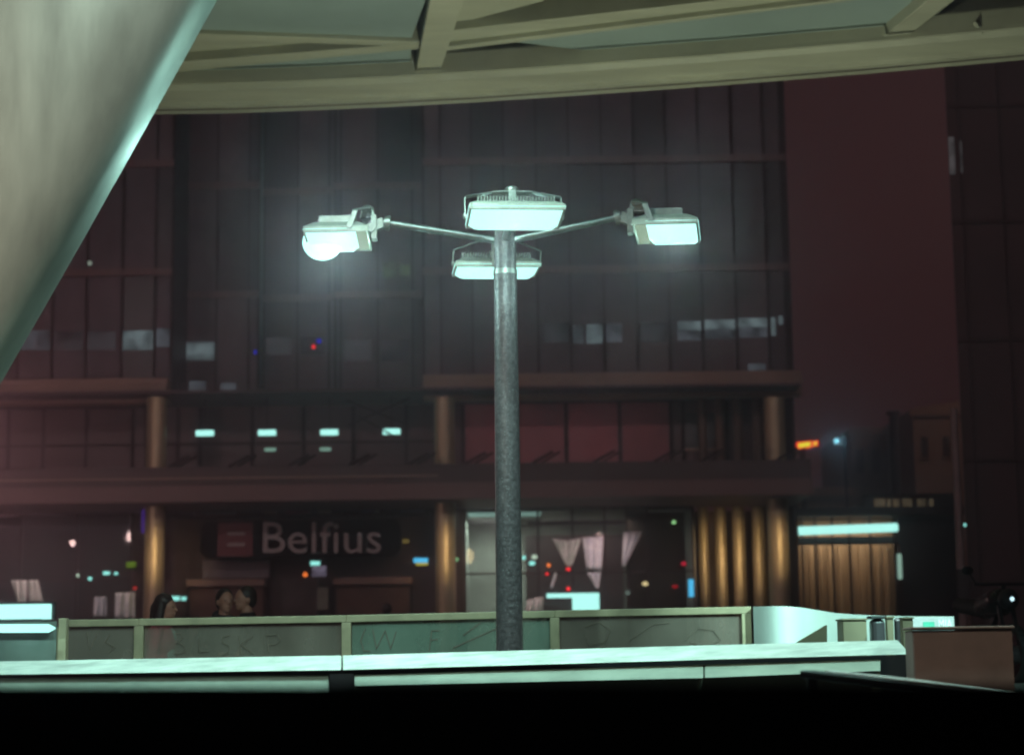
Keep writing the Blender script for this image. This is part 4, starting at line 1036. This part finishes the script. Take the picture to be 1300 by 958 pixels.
# ------------------------------------------------------------------ people
def person(loc, rz, height, hair, top_m, legs_m, lab, arms, lean=0, shirt=None, head_turn=0, hood=False):
    """capsule body fused by remeshing; +X is the facing direction. arms: list of (elbow, wrist) for side -1 and +1"""
    t = thing('person', lab, 'person', (0, 0, 0))
    k = height/1.72
    B = MB()
    V = lambda x, y, z: Vector((x, y, z))*k
    hip = .93; sh = 1.42
    LX = lambda z: lean*max(0, z-.93)
    for s_ in (-1, 1):
        B.capsule(V(0, s_*.09, hip), V(.02, s_*.10, .50), .085*k, .055*k)
        B.capsule(V(.02, s_*.10, .50), V(-.02, s_*.11, .09), .053*k, .036*k)
        B.capsule(V(-.05, s_*.11, .04), V(.14, s_*.12, .03), .036*k, .03*k)
        shd = V(LX(sh), s_*.17, sh-.02)
        el, wr = arms[0 if s_ < 0 else 1]
        el = V(*el); wr = V(*wr)
        B.capsule(shd, el, .05*k, .038*k); B.capsule(el, wr, .037*k, .026*k)
        d = (wr-el).normalized(); sidev = d.cross(Vector((0, 0, 1)))
        sidev = sidev.normalized() if sidev.length > .1 else Vector((1, 0, 0)); nrm = d.cross(sidev)
        palm = wr+d*.05*k
        B.capsule(wr, palm, .027*k, .034*k)
        for q, ln in ((-1.5, .058), (-.5, .068), (.5, .064), (1.5, .05)):
            p0 = palm+sidev*q*.018*k+d*.02*k; p1 = p0+d*ln*.5*k+nrm*.006; p2 = p1+d*ln*.45*k+nrm*.022*k
            B.capsule(p0, p1, .0095*k, .009*k); B.capsule(p1, p2, .009*k, .0075*k)
        p0 = wr+d*.02*k+sidev*.025*k; p1 = p0+(d*.7+sidev*.8).normalized()*.035*k; B.capsule(p0, p1, .012*k, .010*k); B.capsule(p1, p1+d*.028*k, .010*k, .0085*k)
    B.ball(V(0, 0, hip+.02), .12*k, .165*k, .13*k); B.ball(V(LX(1.12), 0, 1.12), .105*k, .14*k, .16*k); B.ball(V(LX(1.3), 0, 1.3), .12*k, .17*k, .16*k)
    B.capsule(V(LX(1.38), 0, 1.4), V(LX(1.5)+.01, 0, 1.52), .065*k, .055*k)
    hq = Matrix.Rotation(head_turn, 3, 'Z'); hc = V(LX(1.6)+.02, 0, 1.61)
    HV = lambda x, y, z: hc+hq@(Vector((x, y, z))*k)
    B.ball(HV(0, 0, .015), .096*k, .076*k, .10*k, rot=hq); B.ball(HV(.03, 0, -.05), .062*k, .056*k, .062*k, rot=hq)
    B.ball(HV(.062, 0, -.09), .026*k, .028*k, .02*k)                      # chin
    B.capsule(HV(.088, 0, .01), HV(.108, 0, -.022), .010*k, .014*k)       # nose
    B.ball(HV(.086, 0, -.055), .014*k, .026*k, .010*k)                   # lips
    for s_ in (-1, 1): B.ball(HV(-.005, s_*.078, -.01), .02*k, .010*k, .03*k)
    body = B.build('body', m_skin, t, remesh=.0085)
    ey = MB()
    for s_ in (-1, 1): ey.ball(HV(.081, s_*.031, .008), .010*k, .011*k, .006*k)
    ey.build('eyes', m_hair, t, smooth=True)
    Hr = MB()
    Hr.ball(HV(-.022, 0, .04), .098*k, .088*k, .095*k, rot=hq)
    Hr.ball(HV(-.05, 0, .0), .07*k, .08*k, .09*k, rot=hq)
    if hair == 'long':
        Hr.ball(HV(-.02, 0, .065), .095*k, .088*k, .08*k, rot=hq)
        for s_ in (-1, 1):
            Hr.capsule(HV(-.02, s_*.075, .02), HV(-.04, s_*.085, -.15), .045*k, .04*k)
        Hr.capsule(HV(-.075, 0, .0), HV(-.10, 0, -.19), .075*k, .06*k)
    Hr.build('hair', m_hair, t, remesh=.012)
    J = MB()
    J.ball(V(LX(1.3), 0, 1.3), .15*k, .20*k, .17*k); J.ball(V(LX(1.1), 0, 1.1), .14*k, .175*k, .2*k); J.ball(V(0, 0, .94), .145*k, .185*k, .14*k)
    for s_ in (-1, 1):
        shd = V(LX(sh), s_*.165, sh-.03); el, wr = arms[0 if s_ < 0 else 1]; el = V(*el); wr = V(*wr)
        J.ball(shd, .07*k); J.capsule(shd, el, .068*k, .053*k); J.capsule(el, el+(wr-el)*.9, .052*k, .042*k)
        J.capsule(V(LX(1.4), 0, 1.43), shd, .07*k, .065*k)
    J.tube(V(LX(1.42), 0, 1.43), V(LX(1.5), 0, 1.485), .085*k, .073*k, 20, True, True)
    if hood: J.ball(V(LX(1.45)-.07, 0, 1.47), .08*k, .10*k, .07*k)
    J.build('jacket', top_m, t, remesh=.013)
    if shirt:
        s2 = MB(); s2.ball(V(LX(1.15)+.03, 0, 1.12), .135*k, .11*k, .2*k); s2.ball(V(LX(1.3)+.045, 0, 1.34), .115*k, .06*k, .1*k); s2.build('shirt', shirt, t, remesh=.014)
    Tz = MB()
    for s_ in (-1, 1):
        Tz.capsule(V(0, s_*.09, .92), V(.02, s_*.10, .5), .105*k, .075*k); Tz.capsule(V(.02, s_*.10, .5), V(-.02, s_*.11, .1), .073*k, .062*k)
    Tz.build('trousers', legs_m, t, remesh=.016)
    Sh = MB()
    for s_ in (-1, 1): Sh.capsule(V(-.055, s_*.11, .045), V(.15, s_*.12, .042), .042*k, .038*k)
    Sh.build('shoes', m_rubber, t, remesh=.012)
    t.location = loc; t.rotation_euler.z = rz
    return t
YW = 17.6
pw = P(201, 757, YW)
person((pw.x, YW, 0), R(-8), pw.z-.0, 'long', m_coat_p, m_trous, 'long-haired person in a pink jacket walking right behind the glass balustrade',
       (((.02, -.24, 1.14), (.28, -.20, 1.02)), ((-.05, .25, 1.14), (.1, .26, .92))), lean=.08, shirt=m_shirt)
YM = 19.3
p1_ = P(284, 749, YM); p2_ = P(318, 746, YM+.2)
person((p1_.x, YM, 0), R(-60), p1_.z, 'short', m_coat_d, m_trous, 'person in dark coat turned to the viewer, chatting behind the balustrade',
       (((-.02, -.27, 1.14), (.20, -.12, 1.10)), ((-.02, .27, 1.14), (.20, .10, 1.12))), lean=.03, hood=True)
person((p2_.x, YM+.2, 0), R(200), p2_.z, 'short', m_coat_d, m_trous, 'short-haired person in black jacket facing left with a pinkish face',
       (((.05, -.27, 1.15), (.26, -.12, 1.16)), ((0, .27, 1.14), (.18, .15, 1.08))), lean=.05, head_turn=R(10))

# ------------------------------------------------------------------ further lights: column washes, shop lamps and unseen added fills
# bodiless warm spots placed before the round columns to wash them gold
for px_, Yc_, dx in ((197, 59.9, .5), (565, 59.9, .5), (987, 59.9, .3)):
    x = X(px_, 650, 59.9)
    spot((x+dx, 57.0, 4.9), (-.12, 1, -.12), 190, GOLD, R(48), 1, .25, 'wash_light')
for px_ in (903, 950):
    x = X(px_, 650, 62.8)
    spot((x, 59.9, 4.6), (0, 1, -.05), 130, GOLD, R(70), 1, .25, 'wash_light')
# shop interior light
def area(loc, d, sx, sy, power, c, name='shop_light_source'):
    l = bpy.data.lights.new(name, 'AREA'); l.shape = 'RECTANGLE'; l.size = sx; l.size_y = sy; l.energy = power; l.color = c
    o = bpy.data.objects.new(name, l); col.objects.link(o); o.location = loc; o.rotation_euler = Vector(d).to_track_quat('-Z', 'Y').to_euler(); return o
area((X(625), 64.6, zs1-.2), (0, 0, -1), 1.6, 1.2, 220, (.75, .95, .85))
area((X(740), 63.4, zs1-.3), (0, 0, -1), 3, 1.0, 60, (.85, .75, .75))
area((X(60), 64, zs1-.3), (0, 0, -1), 6, 1.0, 130, (.8, .78, .8))
area((X(700), 61.6, zg1+.1), (0, .3, -1), 6, .6, 30, (1, .5, .55))
area((P(1070, 690, YP).x, YP+.2, zt-.6), (0, .4, -1), 3.2, .15, 50, (1, .75, .5))
# unseen warm points added above the canopy and off frame to lift the facade
for x, y in ((-20, 24), (-7, 22), (7, 21), (20, 21)): point((x, y, 19), 1750, (1, .82, .78), .4, 'fill_light')
point((-15.5, 46, 6.5), 700, (1, .66, .62), .3, 'fill_light')  # added off frame to lift the ground floor
for px_ in (80, 640, 760): spot((X(px_), 60.0, 5.35), (0, .55, -1), 120, (1, .60, .58), R(150), .8, .1, 'wash_light')  # unseen fill spots added under the podium to lift the shopfronts
point((33, 96, 26), 2600, (1, .68, .5), .5, 'fill_light')  # added off frame to bring up the distant blocks
# unseen bodiless spots added around the frame to brighten the near surfaces
spot((-.6, 9.9, 5.4), (.0, .12, -1), 700, LAMP, R(120), .8, .05, 'floodlight')  # added unseen fill spot, no lamp body
spot((2.2, 9.6, 5.4), (.0, .12, -1), 700, LAMP, R(120), .8, .05, 'floodlight')  # added unseen fill spot, no lamp body
spot((2.9, 9.6, 5.1), (.30, 1, -.85), 1500, LAMP, R(48), .5, .05, 'floodlight')  # added unseen fill spot, no lamp body
spot((-3.6, 9.7, 5.3), (.0, .12, -1), 760, LAMP, R(110), .8, .05, 'floodlight')  # added unseen fill spot, no lamp body
spot((3.4, 6.4, 5.2), (-.45, .25, -1), 420, (.9, 1, .8), R(80), .7, .05, 'floodlight')  # added unseen fill spot, no lamp body
spot((-.7, 6.6, 5.3), (-.75, 1.9, -1.2), 340, (.68, 1, .92), R(75), .9, .2, 'floodlight')  # added unseen fill spot, no lamp body
spot((-3.6, 5.2, 1.6), (1.6, 3.8, 2.3), 560, (1, .95, .76), R(58), .8, .2, 'fill_uplight')  # added fill for the leaning leg
spot((4.7, 10.6, 4.2), (-.28, .9, -.62), 2400, LAMP, R(50), .5, .05, 'floodlight')  # added to overexpose the white curved parapet
spot((-3.1, 10.3, 5.2), (.0, .75, -.36), 400, (.9, 1, .92), R(34), .6, .05, 'floodlight')  # added to light the people behind the balustrade
for x in (.6, 4.4): spot((x, 20.6, .4), (0, .12, 1), 2100, (.92, 1.0, .76), R(125), .8, .25, 'fill_uplight')  # added behind the parapet, out of sight, to light the canopy underside

# ------------------------------------------------------------------ haze
hz = MB().box((-152, -42, -1.3), (152, 192, 36)).build('haze', None); hz['kind'] = 'stuff'
m = bpy.data.materials.new('haze'); m.use_nodes = True; nt = m.node_tree; nt.nodes.clear()
o = nt.nodes.new('ShaderNodeOutputMaterial'); v = nt.nodes.new('ShaderNodeVolumePrincipled')
v.inputs['Color'].default_value = (1, .72, .85, 1); v.inputs['Density'].default_value = .0055; v.inputs['Anisotropy'].default_value = .93
nt.links.new(v.outputs[0], o.inputs['Volume']); hz.data.materials.append(m)

# ------------------------------------------------------------------ world: night sky with city glow
w = bpy.data.worlds.new('World'); S.world = w; w.use_nodes = True; nt = w.node_tree; nt.nodes.clear()
out = nt.nodes.new('ShaderNodeOutputWorld'); add = nt.nodes.new('ShaderNodeAddShader')
sk = nt.nodes.new('ShaderNodeTexSky'); sk.sky_type = 'NISHITA'; sk.sun_disc = False; sk.sun_elevation = R(-8); sk.sun_rotation = R(40)
b1 = nt.nodes.new('ShaderNodeBackground'); b1.inputs['Strength'].default_value = .02
b2 = nt.nodes.new('ShaderNodeBackground'); b2.inputs['Color'].default_value = (.0270, .0112, .0115, 1); b2.inputs['Strength'].default_value = 1.0
nt.links.new(sk.outputs[0], b1.inputs[0]); nt.links.new(b1.outputs[0], add.inputs[0]); nt.links.new(b2.outputs[0], add.inputs[1]); nt.links.new(add.outputs[0], out.inputs[0])

S.view_settings.view_transform = 'Standard'; S.view_settings.look = 'None'; S.view_settings.exposure = 0; S.view_settings.gamma = 1
cy = S.cycles
cy.use_denoising = True; cy.filter_width = 2.0; cy.max_bounces = 6; cy.diffuse_bounces = 2; cy.glossy_bounces = 2; cy.transmission_bounces = 2
cy.volume_bounces = 0; cy.transparent_max_bounces = 8; cy.sample_clamp_indirect = 3; cy.caustics_reflective = False; cy.caustics_refractive = False
